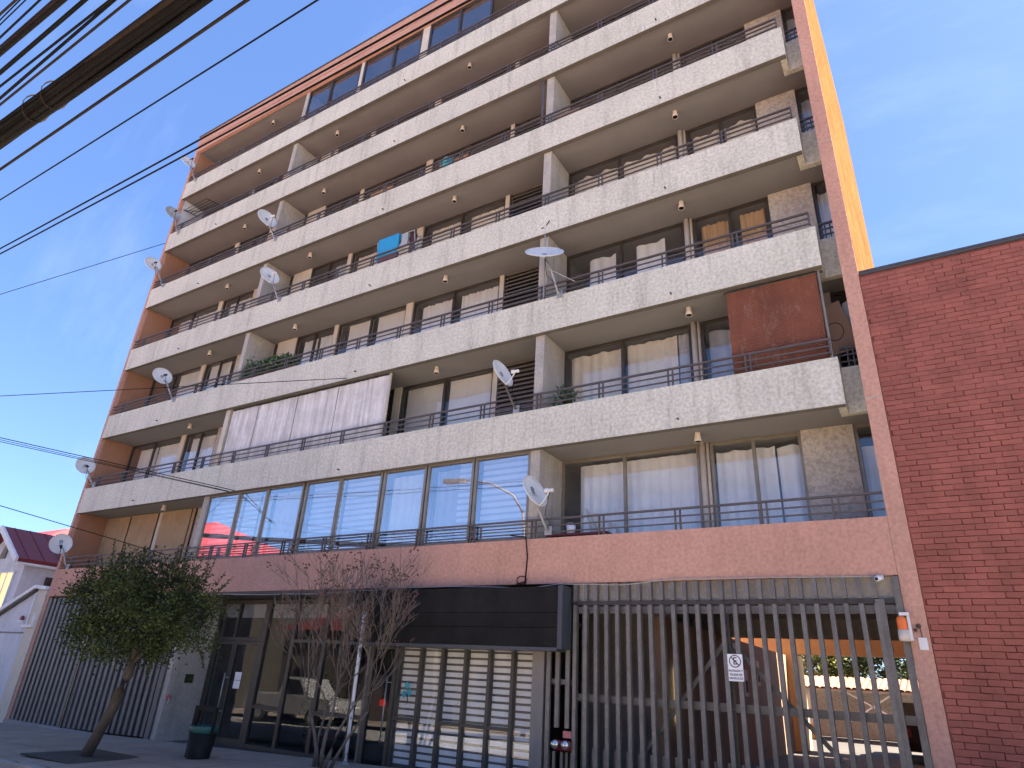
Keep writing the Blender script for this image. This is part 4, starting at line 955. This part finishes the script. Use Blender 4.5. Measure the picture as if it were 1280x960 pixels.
cable([(17.20 + .10 * cos(a * .4), -.02, 3.19 + .07 * sin(a * .4)) for a in range(0, 16)] + [(17.10, -.02, 3.12)], .008, M_cable, 'loose black cable loop at the foot of the pink band', name='cable_loop')
# overhead lines in the street, strung between poles far to both sides
def overhead(a, b, r, m, label, ext=1.0, name='overhead_cable'):
    A = Vector(a); B = Vector(b); d = (B - A)
    s = d / d.x
    P = []
    for x in (-60, -40, -25, -12, -4, 0, 4, 8, 12, 16, 18, 20, 22, 24, 26, 30, 40, 60):
        dx = x - A.x; p = A + s * dx; mid = (A.x + B.x) / 2
        p.z = A.z + s.z * dx + 0.0010 * ((x - A.x) * (x - B.x)) * ext
        P.append(p)
    return solo(name, MB().tube(P, r, 6), m, label, 'cable', group='overhead street cables', smooth=True)
OVH = [((18.847, -9.95, 5.4), (19.088, -9.95, 5.378), 0.0079, M_cabler, 'brown street cable cutting the very corner of the sky, outermost of the row'),
       ((18.8, -9.93, 5.4), (19.066, -9.93, 5.418), 0.004, M_cable, 'thin black street cable next to the outermost brown one'),
       ((18.775, -9.915, 5.385), (19.124, -9.915, 5.396), 0.004, M_cable, 'thin black street cable, third from the corner of the sky'),
       ((18.645, -9.865, 5.398), (19.198, -9.865, 5.408), 0.0068, M_cable, 'medium black street cable just outside the thick brown cable pair'),
       ((18.086, -9.65, 5.452), (19.689, -9.65, 5.335), 0.0084, M_cable, 'black street cable, outer of the two between the thick ones and the bundle'),
       ((18.07, -9.615, 5.369), (19.624, -9.615, 5.425), 0.01, M_cable, 'black street cable, inner of the two between the thick ones and the bundle'),
       ((17.943, -9.575, 5.407), (19.751, -9.575, 5.386), 0.0086, M_cabler, 'brown street cable with a clip, nearest above the great cable bundle'),
       ((17.021, -9.205, 5.451), (20.453, -9.205, 5.361), 0.0115, M_cabler, 'brown street cable alone in the sky just below the great bundle'),
       ((16.506, -8.995, 5.466), (20.871, -8.995, 5.333), 0.0062, M_cable, 'thin dark street cable alone in the sky, second below the great bundle'),
       ((11.023, -7.47, 7.722), (16.577, -7.47, 7.55), .0125, M_cable, 'upper thin street cable of the pair crossing the roof corner'),
       ((11.142, -7.47, 7.576), (16.591, -7.47, 7.396), .0125, M_cable, 'lower thin street cable of the pair crossing the roof corner')]
for a in OVH: overhead(*a)
def bundle(a, b, R, nst, rs, label, mats, seedv, ties=()):
    A = Vector(a); B = Vector(b); s = (B - A) / (B.x - A.x); rr = random.Random(seedv)
    t = thing('cable_bundle', label, 'cable bundle', a, 'overhead street cables')
    xs = [-60, -30, -12, -4] + [0.8 * i for i in range(0, 38)] + [34, 45, 60]
    for i in range(nst):
        w0 = rr.uniform(0, 2 * pi); r0 = R * sqrt(rr.uniform(0.05, 1.0)); tw = rr.uniform(-.25, .25); ph = rr.uniform(0, 6)
        P = []
        for x in xs:
            dx = x - A.x; p = A + s * dx; p.z += .0010 * (x - A.x) * (x - B.x)
            w = w0 + tw * x * .3; r = r0 * (1 + .18 * sin(x * .9 + ph))
            p.y += r * cos(w) * .8; p.z += r * sin(w) + .006 * sin(x * 1.7 + ph)
            P.append(p)
        part('strand', MB().tube(P, rs * rr.uniform(.6, 1.25), 6), mats[i % len(mats)], t, True)
    part('strand', MB().tube([A + s * (x - A.x) + Vector((0, 0, .0010 * (x - A.x) * (x - B.x))) for x in xs], R * .8, 8), mats[0], t, True)
    for x in ties:
        p = A + s * (x - A.x); p.z += .0010 * (x - A.x) * (x - B.x)
        part('cable_tie', MB().tube([(p.x + .03 * sin(w), p.y + (R + rs) * .86 * cos(w), p.z + (R + rs) * 1.02 * sin(w)) for w in [2 * pi * j / 16 for j in range(17)]], .006, 5, False), M_cabler, t, True)
    for x, h in ((18.05, .06), (18.75, .09), (18.82, .06)):
        if ties:
            p = A + s * (x - A.x)
            part('wire_end', MB().tube([(p.x, p.y, p.z + R * .7), (p.x + .03, p.y - .01, p.z + R + h * .6), (p.x + .01, p.y, p.z + R + h)], .002, 4), M_cable, t)
    return t
bundle((17.484, -9.405, 5.471), (20.123, -9.405, 5.341), .085, 30, .019, 'great thick bundle of black cables bound with ties across the corner of the sky', [M_cable, M_cable, M_cabler], 5, (18.12, 18.42))
bundle((18.486, -9.805, 5.417), (19.352, -9.805, 5.376), .025, 7, .011, 'thick brown and black twisted cable pair near the sky corner', [M_cabler, M_cable], 6)
bundle((18.306, -9.725, 5.403), (19.487, -9.725, 5.382), .014, 4, .009, 'black twisted cable group between the brown pair and the thin cables', [M_cable], 8)
def drop(a, b, k, r, label):
    A = Vector(a); B = Vector(b)
    return cable([A + (B - A) * (k * u) for u in (0, .2, .4, .6, .8, 1)], r, M_cable, label, name='service_cable')
drop((0.0, .05, 16.62), (-4.577, -3.0, 13.756), 3.6, .012, 'thin service cable reaching the edge of the side fin, sixth balcony level')
drop((11.684, -.01, 8.346), (2.583, -4.0, 7.879), 2.0, .010, 'thin service cable crossing the facade to the third balcony band')
drop((8.17, .0, 5.72), (3.695, -4.0, 6.507), 2.0, .011, 'upper service cable of the three crossing the second level dish')
drop((8.014, .0, 5.69), (3.795, -4.0, 6.384), 2.0, .009, 'lowest service cable of the three crossing the second level dish')
drop((7.9, .0, 5.73), (3.72, -4.0, 6.45), 2.0, .008, 'middle service cable of the three crossing the second level dish')
drop((5.634, .12, 4.16), (5.244, -4.0, 4.596), 2.0, .010, 'service cable passing over the neighbour roof to the first balcony level')

# ------------------------------------------------------------------ street trees
def leaf_crown(name, parent, m, lobes, n, size, sd, shoots=()):
    rr = random.Random(sd); V = []; Fc = []
    tot = sum(l[3] * l[4] * l[5] for l in lobes)
    clumps = []
    for l in lobes:
        k = max(3, int(150 * l[3] * l[4] * l[5] / tot))
        for _ in range(k):
            while True:
                p = Vector((rr.uniform(-1, 1), rr.uniform(-1, 1), rr.uniform(-1, 1)))
                if .35 < p.length < 1.05: break
            clumps.append((Vector((l[0] + p.x * l[3], l[1] + p.y * l[4], l[2] + p.z * l[5])), rr.uniform(.14, .32)))
    per = n // len(clumps)
    for c, r in clumps:
        for _ in range(per):
            d = Vector((rr.gauss(0, 1), rr.gauss(0, 1), rr.gauss(0, .8))) * (r * .55)
            q = c + d
            a = (d + Vector((rr.uniform(-1, 1), rr.uniform(-1, 1), rr.uniform(-.4, .9))) * r).normalized(); b = a.cross(Vector((rr.uniform(-1, 1), rr.uniform(-1, 1), rr.uniform(-1, 1)))).normalized()
            s = size * rr.uniform(.6, 1.35); i = len(V)
            V += [tuple(q), tuple(q + a * s * .5 + b * s * .26), tuple(q + a * s), tuple(q + a * s * .5 - b * s * .26)]; Fc.append((i, i + 1, i + 2, i + 3))
    for (p0, p1, k) in shoots:
        P0 = Vector(p0); P1 = Vector(p1)
        for j in range(k):
            u = rr.random(); q = P0.lerp(P1, u)
            a = ((P1 - P0).normalized() * .5 + Vector((rr.uniform(-1, 1), rr.uniform(-1, 1), rr.uniform(-.3, .7)))).normalized(); b = a.cross(Vector((rr.uniform(-1, 1), rr.uniform(-1, 1), rr.uniform(-1, 1)))).normalized()
            s = size * rr.uniform(.7, 1.3) * (1.15 - .5 * u); i = len(V)
            V += [tuple(q), tuple(q + a * s * .5 + b * s * .26), tuple(q + a * s), tuple(q + a * s * .5 - b * s * .26)]; Fc.append((i, i + 1, i + 2, i + 3))
    mb = MB(); mb.v = V; mb.f = Fc
    return part(name, mb, m, parent)
t = thing('leafy_street_tree', 'small evergreen street tree with leaning trunk and dense dark crown before the slatted gate', 'tree', (9.72, -2.9, -.22))
part('trunk', MB().tube([(9.60, -2.9, -.5), (9.75, -2.9, -.25), (9.96, -2.9, .1), (10.10, -2.9, .38), (10.27, -2.9, .66), (10.33, -2.9, .95), (10.46, -2.9, 1.2), (10.50, -2.9, 1.5)], [.12, .105, .10, .085, .095, .08, .085, .075], 10), M_bark, t, True)
mb = MB()
rr = random.Random(21)
LOB = [(10.2, -2.9, 2.35, 1.4, 1.1, .85), (9.2, -2.9, 2.5, .85, .8, .65), (11.2, -2.8, 2.4, .85, .8, .65), (10.3, -2.9, 2.85, 1.2, 1.0, .45), (9.3, -3.0, 1.85, .75, .7, .28), (11.55, -2.9, 1.80, .6, .6, .35), (10.6, -2.9, 1.7, .9, .7, .3)]
for i in range(9):
    w = rr.uniform(0, 2 * pi); e = Vector((10.4 + 1.5 * cos(w), -2.7 + .5 * sin(w), rr.uniform(2.1, 2.8)))
    a = Vector((10.49, -2.9, 1.42)); m1 = a.lerp(e, .45) + Vector((0, 0, .12))
    mb.tube([a, m1, e], [.04, .024, .006], 7)
SH = []
for (p0, p1) in (((8.9, -2.9, 2.9), (8.55, -2.9, 3.85)), ((9.2, -2.9, 3.0), (9.05, -2.9, 3.75)), ((10.9, -2.9, 3.0), (11.0, -2.9, 3.55)), ((11.6, -2.9, 2.7), (11.9, -2.9, 3.35)), ((12.2, -2.8, 2.5), (12.75, -2.8, 2.95)), ((8.2, -2.9, 2.6), (7.7, -2.9, 3.0)), ((10.1, -3.0, 3.1), (10.0, -3.0, 3.6)), ((9.7, -2.8, 3.1), (9.55, -2.8, 3.5)), ((8.0, -2.9, 2.2), (7.6, -2.9, 2.35)), ((11.3, -2.9, 3.0), (11.45, -2.9, 3.4)), ((12.3, -2.9, 1.8), (12.7, -2.9, 1.4)), ((11.0, -2.9, 1.6), (11.1, -2.9, 1.15)), ((8.6, -2.9, 3.0), (8.25, -2.9, 3.45))):
    mb.tube([p0, p1], [.012, .004], 5); SH.append((p0, p1, 70))
for i in range(34):
    x = 10.3 + rr.uniform(-1.75, 1.75); y = -2.9 + rr.uniform(-.6, .6); zt = 2.9 + .35 * sqrt(max(0, 1 - ((x - 10.3) / 2.0) ** 2))
    p0 = Vector((x, y, zt - .25)); p1 = p0 + Vector((rr.uniform(-.15, .22), rr.uniform(-.1, .1), rr.uniform(.25, .62)))
    mb.tube([p0, p1], [.008, .003], 4); SH.append((tuple(p0), tuple(p1), 26))
part('limb', mb, M_bark, t)
leaf_crown('crown', t, M_leaf, LOB, 30000, .062, 31, SH)
solo('tree_pit', MB().prism([(8.95, -3.6), (10.6, -3.6), (10.6, -2.2), (8.95, -2.2)], GZ(9.7) - .03, GZ(9.7) - .004), M_soil, 'square of bare dark soil round the foot of the leaning tree', 'tree pit')

t = thing('bare_tree', 'leafless multi stemmed street tree with seed pods before the shop doorway', 'tree', (13.85, -1.0, -.06))
rr = random.Random(5); stems = MB(); twigs = MB(); pods = MB()
def grow(p, d, r, ln, lev, tgt):
    pts = [p]; rs = [r]; n = 4
    for i in range(n):
        d = (d + Vector((rr.uniform(-.22, .22), rr.uniform(-.2, .2), rr.uniform(-.05, .16)))).normalized()
        p = p + d * (ln / n); pts.append(p); rs.append(r * (1 - .55 * (i + 1) / n))
    tgt.tube(pts, rs, 6 if lev < 2 else 4)
    if lev >= 5:
        if rr.random() < .22:
            for _ in range(rr.randrange(2, 5)):
                q = p + Vector((rr.uniform(-.05, .05), rr.uniform(-.05, .05), rr.uniform(-.03, .09)))
                s = .012; pods.prism([(q.x - s, q.y - s), (q.x + s, q.y - s), (q.x + s, q.y + s), (q.x - s, q.y + s)], q.z - s, q.z + s)
        return
    k = 4 if lev == 1 else (3 if rr.random() < .7 else 2)
    for j in range(k):
        u = pts[-1] if j == 0 else pts[rr.randrange(2, n + 1)]
        a = 0.42 + .42 * rr.random()
        nd = (d + Vector((rr.uniform(-1, 1), rr.uniform(-1, 1), rr.uniform(-.1, .7))) * a).normalized()
        grow(u, nd, max(rs[-1] * (.95 if j == 0 else .7), .0055), ln * rr.uniform(.60, .84), lev + 1, twigs if lev >= 1 else stems)
for (x0, dx, r, ln) in ((13.66, -.34, .034, 1.05), (13.76, -.10, .042, 1.25), (13.86, .10, .042, 1.2), (13.95, .34, .038, 1.2), (14.03, .62, .034, 1.15)):
    grow(Vector((x0, -1.0 + rr.uniform(-.06, .06), -.1)), Vector((dx, rr.uniform(-.1, .1), 1)).normalized(), r, ln, 0, stems)
part('trunk', stems, M_twig, t, True); part('branches', twigs, M_twig, t); sp_ = part('seed_pods', pods, M_seed, t); sp_['kind'] = 'stuff'

# white peeling pole
t = thing('white_pole', 'thin white pole with peeling paint standing by the shop doorway', 'pole', (13.757, -.3, -.06))
M_peel = mk('peeling_white_paint', (0.72, 0.72, 0.74), 0.7, 0.1, 3)
tt = M_peel.node_tree; pp = tt.nodes['Principled BSDF']; l0 = pp.inputs['Base Color'].links[0].from_socket
cc = tt.nodes.new('ShaderNodeTexCoord').outputs['Object']
tt.links.new(mixrgb(tt, 'MIX', ramp(tt, noise(tt, cc, 14, 4, .7, (1, 1, .4)), .56, 0.0, .62, .85), l0, (.12, .08, .06)), pp.inputs['Base Color'])
part('shaft', MB().tube([(13.757, -.3, -.1), (13.74, -.3, 1.2), (13.725, -.3, 2.62)], .034, 10), M_peel, t, True)
part('foot', MB().lathe([(.08, -.10), (.08, -.04), (.04, -.03), (.04, 0)], 10, (13.757, -.3, 0)), M_steel, t)
# litter bin on its post
t = thing('litter_bin', 'black post mounted litter bin with teal bag rim on the pavement by the entrance', 'litter bin', (10.95, -1.6, -.3))
part('post', MB().box(10.90, -1.64, -.4, 10.97, -1.57, .74), M_black, t)
part('body', MB().lathe([(0, -.30), (.18, -.30), (.195, -.24), (.25, .30), (.243, .30), (.19, -.26), (0, -.26)], 22, (11.25, -1.6, 0)), M_black, t, True)
part('bag_rim', MB().lathe([(.248, .30), (.257, .305), (.259, .40), (.252, .415), (.246, .40)], 22, (11.25, -1.6, 0)), M_teal, t, True)
part('hoop', MB().box(10.971, -1.63, .66, 11.53, -1.57, .74).box(11.47, -1.629, .46, 11.529, -1.571, .659).box(10.971, -1.629, .46, 11.02, -1.571, .659), M_black, t)
part('side_strap', MB().box(10.965, -1.63, -.1, 11.0, -1.58, .62).box(11.50, -1.63, .28, 11.535, -1.58, .62), M_black, t)

# ------------------------------------------------------------------ neighbours on the far end
t = thing('garden_wall', 'whitewashed boundary wall with a sloping white coping beside the slatted gate', 'wall', (-1.5, .1, -.4))
part('wall', MB().prism([(-8, -.9), (-.03, -.9), (-.03, 3.30), (-.77, 3.36), (-2.76, 2.60), (-8, 0.65)], .05, .25, 'y'), M_wallw, t)
part('coping', MB().prism([(-8.0, .66), (-2.76, 2.605), (-.77, 3.365), (-.02, 3.305), (-.02, 3.40), (-.76, 3.47), (-2.80, 2.72), (-8.05, .78)], -.10, .30, 'y'), M_trim, t)
part('gutter_strip', MB().prism([(-8.0, .60), (-2.74, 2.54), (-.77, 3.29), (-.77, 3.355), (-2.76, 2.595), (-8.0, .655)], -.04, .045, 'y'), M_bronze, t)
part('panel_line', MB().box(-3.6, .035, 2.02, -.75, .048, 2.06), M_garw, t)
part('corner_pier', MB().box(-.62, -.03, -.9, -.03, .049, 3.29), M_cream, t)
part('conduit', MB().tube([(-.62, -.05, 3.2), (-.62, -.05, 2.25)], .03, 8).box(-.80, -.10, 2.20, -.14, -.031, 2.27).box(-.2, -.10, 2.271, -.14, -.031, 2.55), M_trim, t)
t = thing('alarm_siren', 'small red alarm lamp on the white boundary wall', 'alarm lamp', (-.95, -.02, 2.45))
part('dome', MB().lathe([(.06, 0), (.06, .08), (.035, .13), (0, .14)], 12, (-.98, -.05, 2.40)), M_redp, t, True)
part('base', MB().box(-1.06, -.12, 2.34, -.90, .049, 2.40), M_trim, t)
t = thing('gabled_house', 'white gabled house with a dark red sheet roof behind the boundary wall', 'house', (-9.2, 6, -.6))
part('wall', MB().prism([(-11.3, -.9), (-7.05, -.9), (-7.05, 4.78), (-9.165, 6.08), (-11.3, 4.78)], 2.0, 10.0, 'y'), M_wallw, t)
rf = part('roof', MB().prism([(-9.165, 6.25), (-6.85, 4.86), (-6.88, 4.72), (-9.165, 6.10), (-11.45, 4.72), (-11.48, 4.86)][::-1], 1.62, 10.4, 'y'), M_roofd, t)
for i in range(14): part('seam', MB().prism([(-9.15, 6.243), (-6.86, 4.868), (-6.86, 4.89), (-9.15, 6.268)][::-1], 2.0 + .6 * i, 2.025 + .6 * i, 'y'), M_roofd, rf)
part('bargeboard', MB().prism([(-9.165, 6.27), (-6.84, 4.875), (-6.88, 4.66), (-9.165, 6.03), (-11.45, 4.66), (-11.49, 4.875)][::-1], 1.52, 1.615, 'y'), M_trim, t)
part('eave_gutter', MB().box(-7.0, 1.625, 4.62, -6.80, 10.3, 4.715), M_trim, t)
part('attic_vent', MB().prism([(-9.40, 4.98), (-8.95, 4.98), (-8.90, 5.6), (-9.15, 5.72)], 1.93, 1.995, 'y'), M_garw, t)
w_ = part('window', MB().box(-8.75, 1.92, 3.0, -8.68, 1.995, 4.42).box(-7.62, 1.92, 3.0, -7.55, 1.995, 4.42).box(-8.68, 1.921, 4.36, -7.62, 1.995, 4.42).box(-8.20, 1.93, 3.0, -8.14, 1.99, 4.36), M_trim, t)
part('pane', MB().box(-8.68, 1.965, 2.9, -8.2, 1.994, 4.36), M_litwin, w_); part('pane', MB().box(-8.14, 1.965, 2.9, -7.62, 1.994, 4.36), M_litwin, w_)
w_ = part('side_window', MB().box(-7.048, 2.9, 2.6, -6.99, 6.0, 4.3), M_bronze, t)
part('pane', MB().box(-6.989, 3.0, 2.7, -6.98, 5.9, 4.2), M_glassD, w_)
t = thing('far_house', 'farther house whose bright red roof just shows over the dark red one', 'house', (-47, 19, -1.6))
part('wall', MB().box(-52, 14, -1.9, -42.8, 24, 8.4), M_wallw, t)
part('roof', MB().prism([(13.6, 8.401), (24.4, 8.401), (19, 11.9)], -52.4, -42.4, 'x'), M_roofr, t)

# ------------------------------------------------------------------ car park and yard behind the gate
bp('drive_floor', MB().box(17.5, 0.26, -0.4, 23.6, 5.6, 0.10), M_garf)
bp('drive_ceiling', MB().box(17.5, 0.31, 3.02, 23.3, 5.39, 3.108), M_conc)
bp('drive_beam', MB().box(17.5, 5.05, 2.655, 23.29, 5.39, 3.019), M_conc)
bp('drive_wall', MB().box(19.35, 0.9, 0.101, 19.50, 11.9, 2.65), M_brn)
bp('drive_wall', MB().box(17.5, 1.9, 0.102, 19.34, 2.05, 3.016), M_garw)
bp('drive_wall', MB().box(23.30, 0.35, 0.101, 23.42, 8.3, 3.014), M_ochre)
bp('yard_beam', MB().box(17.6, 12.0, 2.69, 25.0, 12.35, 3.15), M_ochl)
bp('yard_canopy', MB().box(17.6, 12.351, 2.92, 25.0, 13.8, 3.05), M_ochl)
bp('yard_column', MB().box(19.30, 12.001, 0.101, 19.72, 13.4, 2.689), M_ochl)
bp('rear_wing', MB().box(0.0, 5.601, -0.5, 17.4, 14.0, 20.5), M_salmon)
for y, z in ((6.3, 1.75), (7.6, 2.0)):
    b = bp('meter_box', MB().box(19.501, y - .16, z - .28, 19.58, y + .16, z + .28), M_cream)
    part('meter_slot', MB().box(19.581, y - .08, z - .2, 19.59, y + .08, z + .05), M_black, b)
solo('glowing_slit', MB().tube([(19.53, 1.45, 1.02), (19.53, 1.45, 1.86)], .022, 8), M_slit, 'glowing strip standing for a bright slit on the ochre drive wall behind the gate', 'lamp')  # emissive strip added in place of a bright slit, no lamp
yd = solo('yard_floor', MB().box(17.41, 5.601, -0.4, 34, 27, 0.097), M_yardf, kind='structure')
solo('yard_wall', MB().box(8, 23.2, -0.4, 34, 23.45, 1.9), M_stone, 'low sand coloured rear wall of the yard behind the carport', 'wall')
t = thing('carport', 'tiled carport roof on pale and yellow posts with cross bracing in the yard', 'carport', (20.2, 21, .1))
for i, x in enumerate((16.6, 18.75, 20.0, 21.75, 23.4)):
    part('post', MB().box(x - .05, 19.95, 0.60, x + .05, 20.05, 1.799), M_cream, t)
    part('post_foot', MB().box(x - .055, 19.945, 0.098, x + .055, 20.055, 0.599), M_yel, t)
part('beam', MB().box(15.5, 19.96, 1.80, 24.5, 20.04, 1.88), M_cream, t)
for a, b in (((20.1, 20, 1.8), (21.7, 20, .95)), ((21.7, 20, 1.8), (20.1, 20, .75))): part('brace', MB().bar(a, b, .05, .04), M_trim, t)
tm = MB()
for j in range(6):
    w0, w1 = pi * j / 6, pi * (j + 1) / 6
    for (y0, z0, y1, z1) in ((19.6, 1.90, 22.9, 2.36),):
        tm.quad((-.11 * cos(w0), y0, z0 + .06 * sin(w0)), (-.11 * cos(w1), y0, z0 + .06 * sin(w1)), (-.11 * cos(w1), y1, z1 + .06 * sin(w1)), (-.11 * cos(w0), y1, z1 + .06 * sin(w0)))
tme = tm.mesh('tile_row', M_tile)
for i in range(40): part('tile_row', tme, None, t, loc=(15.6 + i * .222, 0, random.uniform(-.01, .01)))
part('roof_deck', MB().prism([(19.6, 1.862), (22.9, 2.31), (22.9, 2.35), (19.6, 1.89)], 15.5, 24.5, 'x'), M_tile, t)
for i, (x, y, r, h, mm, lab) in enumerate(((18.0, 26.5, 1.7, 3.0, M_leafy, 'sunny yellow green tree beyond the yard wall'), (20.6, 26.8, 2.2, 3.0, M_leaf, 'dark green tree beyond the yard wall, behind the carport middle'))):
    tr = thing('yard_tree', lab, 'tree', (x, y, 0), 'trees beyond the yard')
    part('trunk', MB().tube([(x, y, -.2), (x + .1, y, 1.5), (x, y, h)], [.15, .12, .05], 8), M_bark, tr)
    leaf_crown('crown', tr, mm, [(x, y, h - .3, r, r, 1.5)], 7000, .20, 50 + i)
def car(name, label, x, y, ang, m, body, cab, L_, W_, z0, pick=False):
    t = thing(name, label, 'car' if not pick else 'pickup truck', (x, y, z0)); t.rotation_euler = (0, 0, ang)
    mb = MB().prism(body, -W_ / 2, W_ / 2, 'y'); part('body', mb, m, t, local=True)
    mb = MB(); n = len(cab); i0 = 0
    lo = [(p[0], p[1]) for p in cab]
    mb.v = [(px, -W_ / 2 * (.96 if pz < 1.1 else .80), pz) for px, pz in lo] + [(px, W_ / 2 * (.96 if pz < 1.1 else .80), pz) for px, pz in lo]
    mb.f = [tuple(range(n)), tuple(reversed(range(n, 2 * n)))] + [(k, n + k, n + (k + 1) % n, (k + 1) % n) for k in range(n)]
    part('cab', mb, m, t, local=True)
    zc = max(p[1] for p in cab); zb = min(p[1] for p in cab); xs = [p[0] for p in cab]
    for sd in (-1, 1):
        wn = MB(); cx = sum(xs) / n
        q = [((px - cx) * .80 + cx, zb + (pz - zb) * .82 + .05) for px, pz in lo]
        ys = [sd * (W_ / 2 * (.96 - .16 * ((pz - zb) / (zc - zb))) + .012) for px, pz in q]
        wn.v = [(a[0], yy, a[1]) for a, yy in zip(q, ys)]; wn.f = [tuple(range(n)) if sd < 0 else tuple(reversed(range(n)))]
        part('side_window', wn, M_black, t, local=True)
        for wx in (-L_ * .30, L_ * .31):
            wh = part('wheel', MB().tube([(wx, sd * (W_ / 2 - .2), .33), (wx, sd * (W_ / 2 + .01), .33)], .33, 18), M_tyre, t, local=True)
            part('rim', MB().tube([(wx, sd * (W_ / 2 + .011), .33), (wx, sd * (W_ / 2 + .02), .33)], .20, 14), M_steel, wh, local=True)
        part('headlight', MB().box(L_ / 2 - .03, sd * W_ * .36 - .14, .62, L_ / 2 + .015, sd * W_ * .36 + .14, .76), M_signw, t, local=True)
        part('tail_lamp', MB().box(-L_ / 2 - .015, sd * W_ * .40 - .08, .62, -L_ / 2 + .03, sd * W_ * .40 + .08, .84), M_redp, t, local=True)
    return t
SED = [(-2.1, .28), (2.1, .28), (2.14, .55), (2.05, .78), (1.0, .92), (-1.7, .98), (-2.12, .90), (-2.14, .5)]
SEDC = [(-1.65, .95), (1.05, .90), (.35, 1.42), (-1.0, 1.44)]
car('parked_car', 'dark parked car at the edge of the yard beyond the gate', 22.9, 13.6, radians(95), M_card2, SED, SEDC, 4.25, 1.7, .10)
PK = [(-2.5, .40), (2.5, .40), (2.52, .70), (2.4, 1.0), (1.2, 1.05), (-.5, 1.05), (-2.5, 1.05)]
PKC = [(-.55, 1.05), (1.15, 1.05), (.55, 1.68), (-.45, 1.70)]
car('pickup_truck', 'white pickup truck parked at the opposite kerb', 0.8, -8.3, 0, M_carw, PK, PKC, 5.0, 1.75, GZ(.8) - .18, True)

# ------------------------------------------------------------------ the other side of the street (seen in the window reflections)
def house(x0, x1, y0, y1, h, rh, mw, mr, label):
    z = GZ((x0 + x1) / 2) - .3
    t = thing('street_house', label, 'house', ((x0 + x1) / 2, y1, z))
    part('wall', MB().box(x0, y0, z, x1, y1, h), mw, t)
    ym = (y0 + y1) / 2
    part('roof', MB().prism([(y0 - .4, h + .002), (y1 + .4, h + .002), (ym, h + rh)], x0 - .3, x1 + .3, 'x'), mr, t)
    n = max(2, int((x1 - x0) / 3.2))
    for i in range(n):
        cx = x0 + (i + .5) * (x1 - x0) / n
        if i == n // 2: d = part('door', MB().box(cx - .5, y1 + .001, z, cx + .5, y1 + .04, z + 2.3), M_bark, t)
        else:
            w = part('window', MB().box(cx - .7, y1 + .001, z + 1.1, cx + .7, y1 + .05, z + 2.3), M_bronze, t)
            part('pane', MB().box(cx - .62, y1 + .051, z + 1.18, cx + .62, y1 + .055, z + 2.22), M_black, w)
t = thing('street_house', 'tall brown house with a bright red hipped roof across the street', 'house', (-22, -14.3, -.9))
part('wall', MB().box(-32, -24, -1.2, -13, -14.3, 7.4), M_dkb, t)
mb = MB(); mb.v = [(-32.6, -24.6, 7.401), (-12.4, -24.6, 7.401), (-12.4, -13.8, 7.401), (-32.6, -13.8, 7.401), (-26, -19.2, 11.2), (-21.5, -19.2, 11.2)]
mb.f = [(3, 2, 1, 0), (2, 3, 4, 5), (0, 1, 5, 4), (1, 2, 5), (3, 0, 4)]
part('roof', mb, M_roofr, t)
for i in range(4): w = part('window', MB().box(-30.5 + i * 4.4, -14.299, 4.2, -28.6 + i * 4.4, -14.25, 5.8), M_bronze, t); part('pane', MB().box(-30.4 + i * 4.4, -14.249, 4.3, -28.7 + i * 4.4, -14.245, 5.7), M_black, w)
house(-7.5, 4, -23, -14, 3.4, 1.6, M_dkb, M_roofd, 'low dark brown house across the street')
house(5, 17, -24, -14.4, 3.6, 1.4, M_dkb, M_roofd, 'low brown house with a maroon roof across the street')
house(18, 32, -25, -14.2, 3.8, 1.2, M_dkb, M_roofd, 'brown house across the street behind the viewer')
t = thing('street_lamp', 'tall street lamp with a curved arm on the opposite pavement', 'street lamp', (11.2, -9.9, -.2))
part('pole', MB().tube([(11.2, -9.9, -.3), (11.2, -9.9, 5.5), (11.1, -9.8, 7.2)], [.09, .07, .05], 10), M_rail, t, True)
part('arm', MB().tube([(11.1, -9.8, 7.2), (10.7, -9.6, 7.9), (9.9, -9.3, 8.35), (8.9, -9.0, 8.5)], [.05, .045, .04, .035], 8), M_rail, t, True)
part('lamp_head', MB().prism([(8.9, -9.12), (8.9, -8.88), (8.1, -8.70), (7.95, -8.82), (8.1, -8.96)], 8.40, 8.55), M_rail, t)
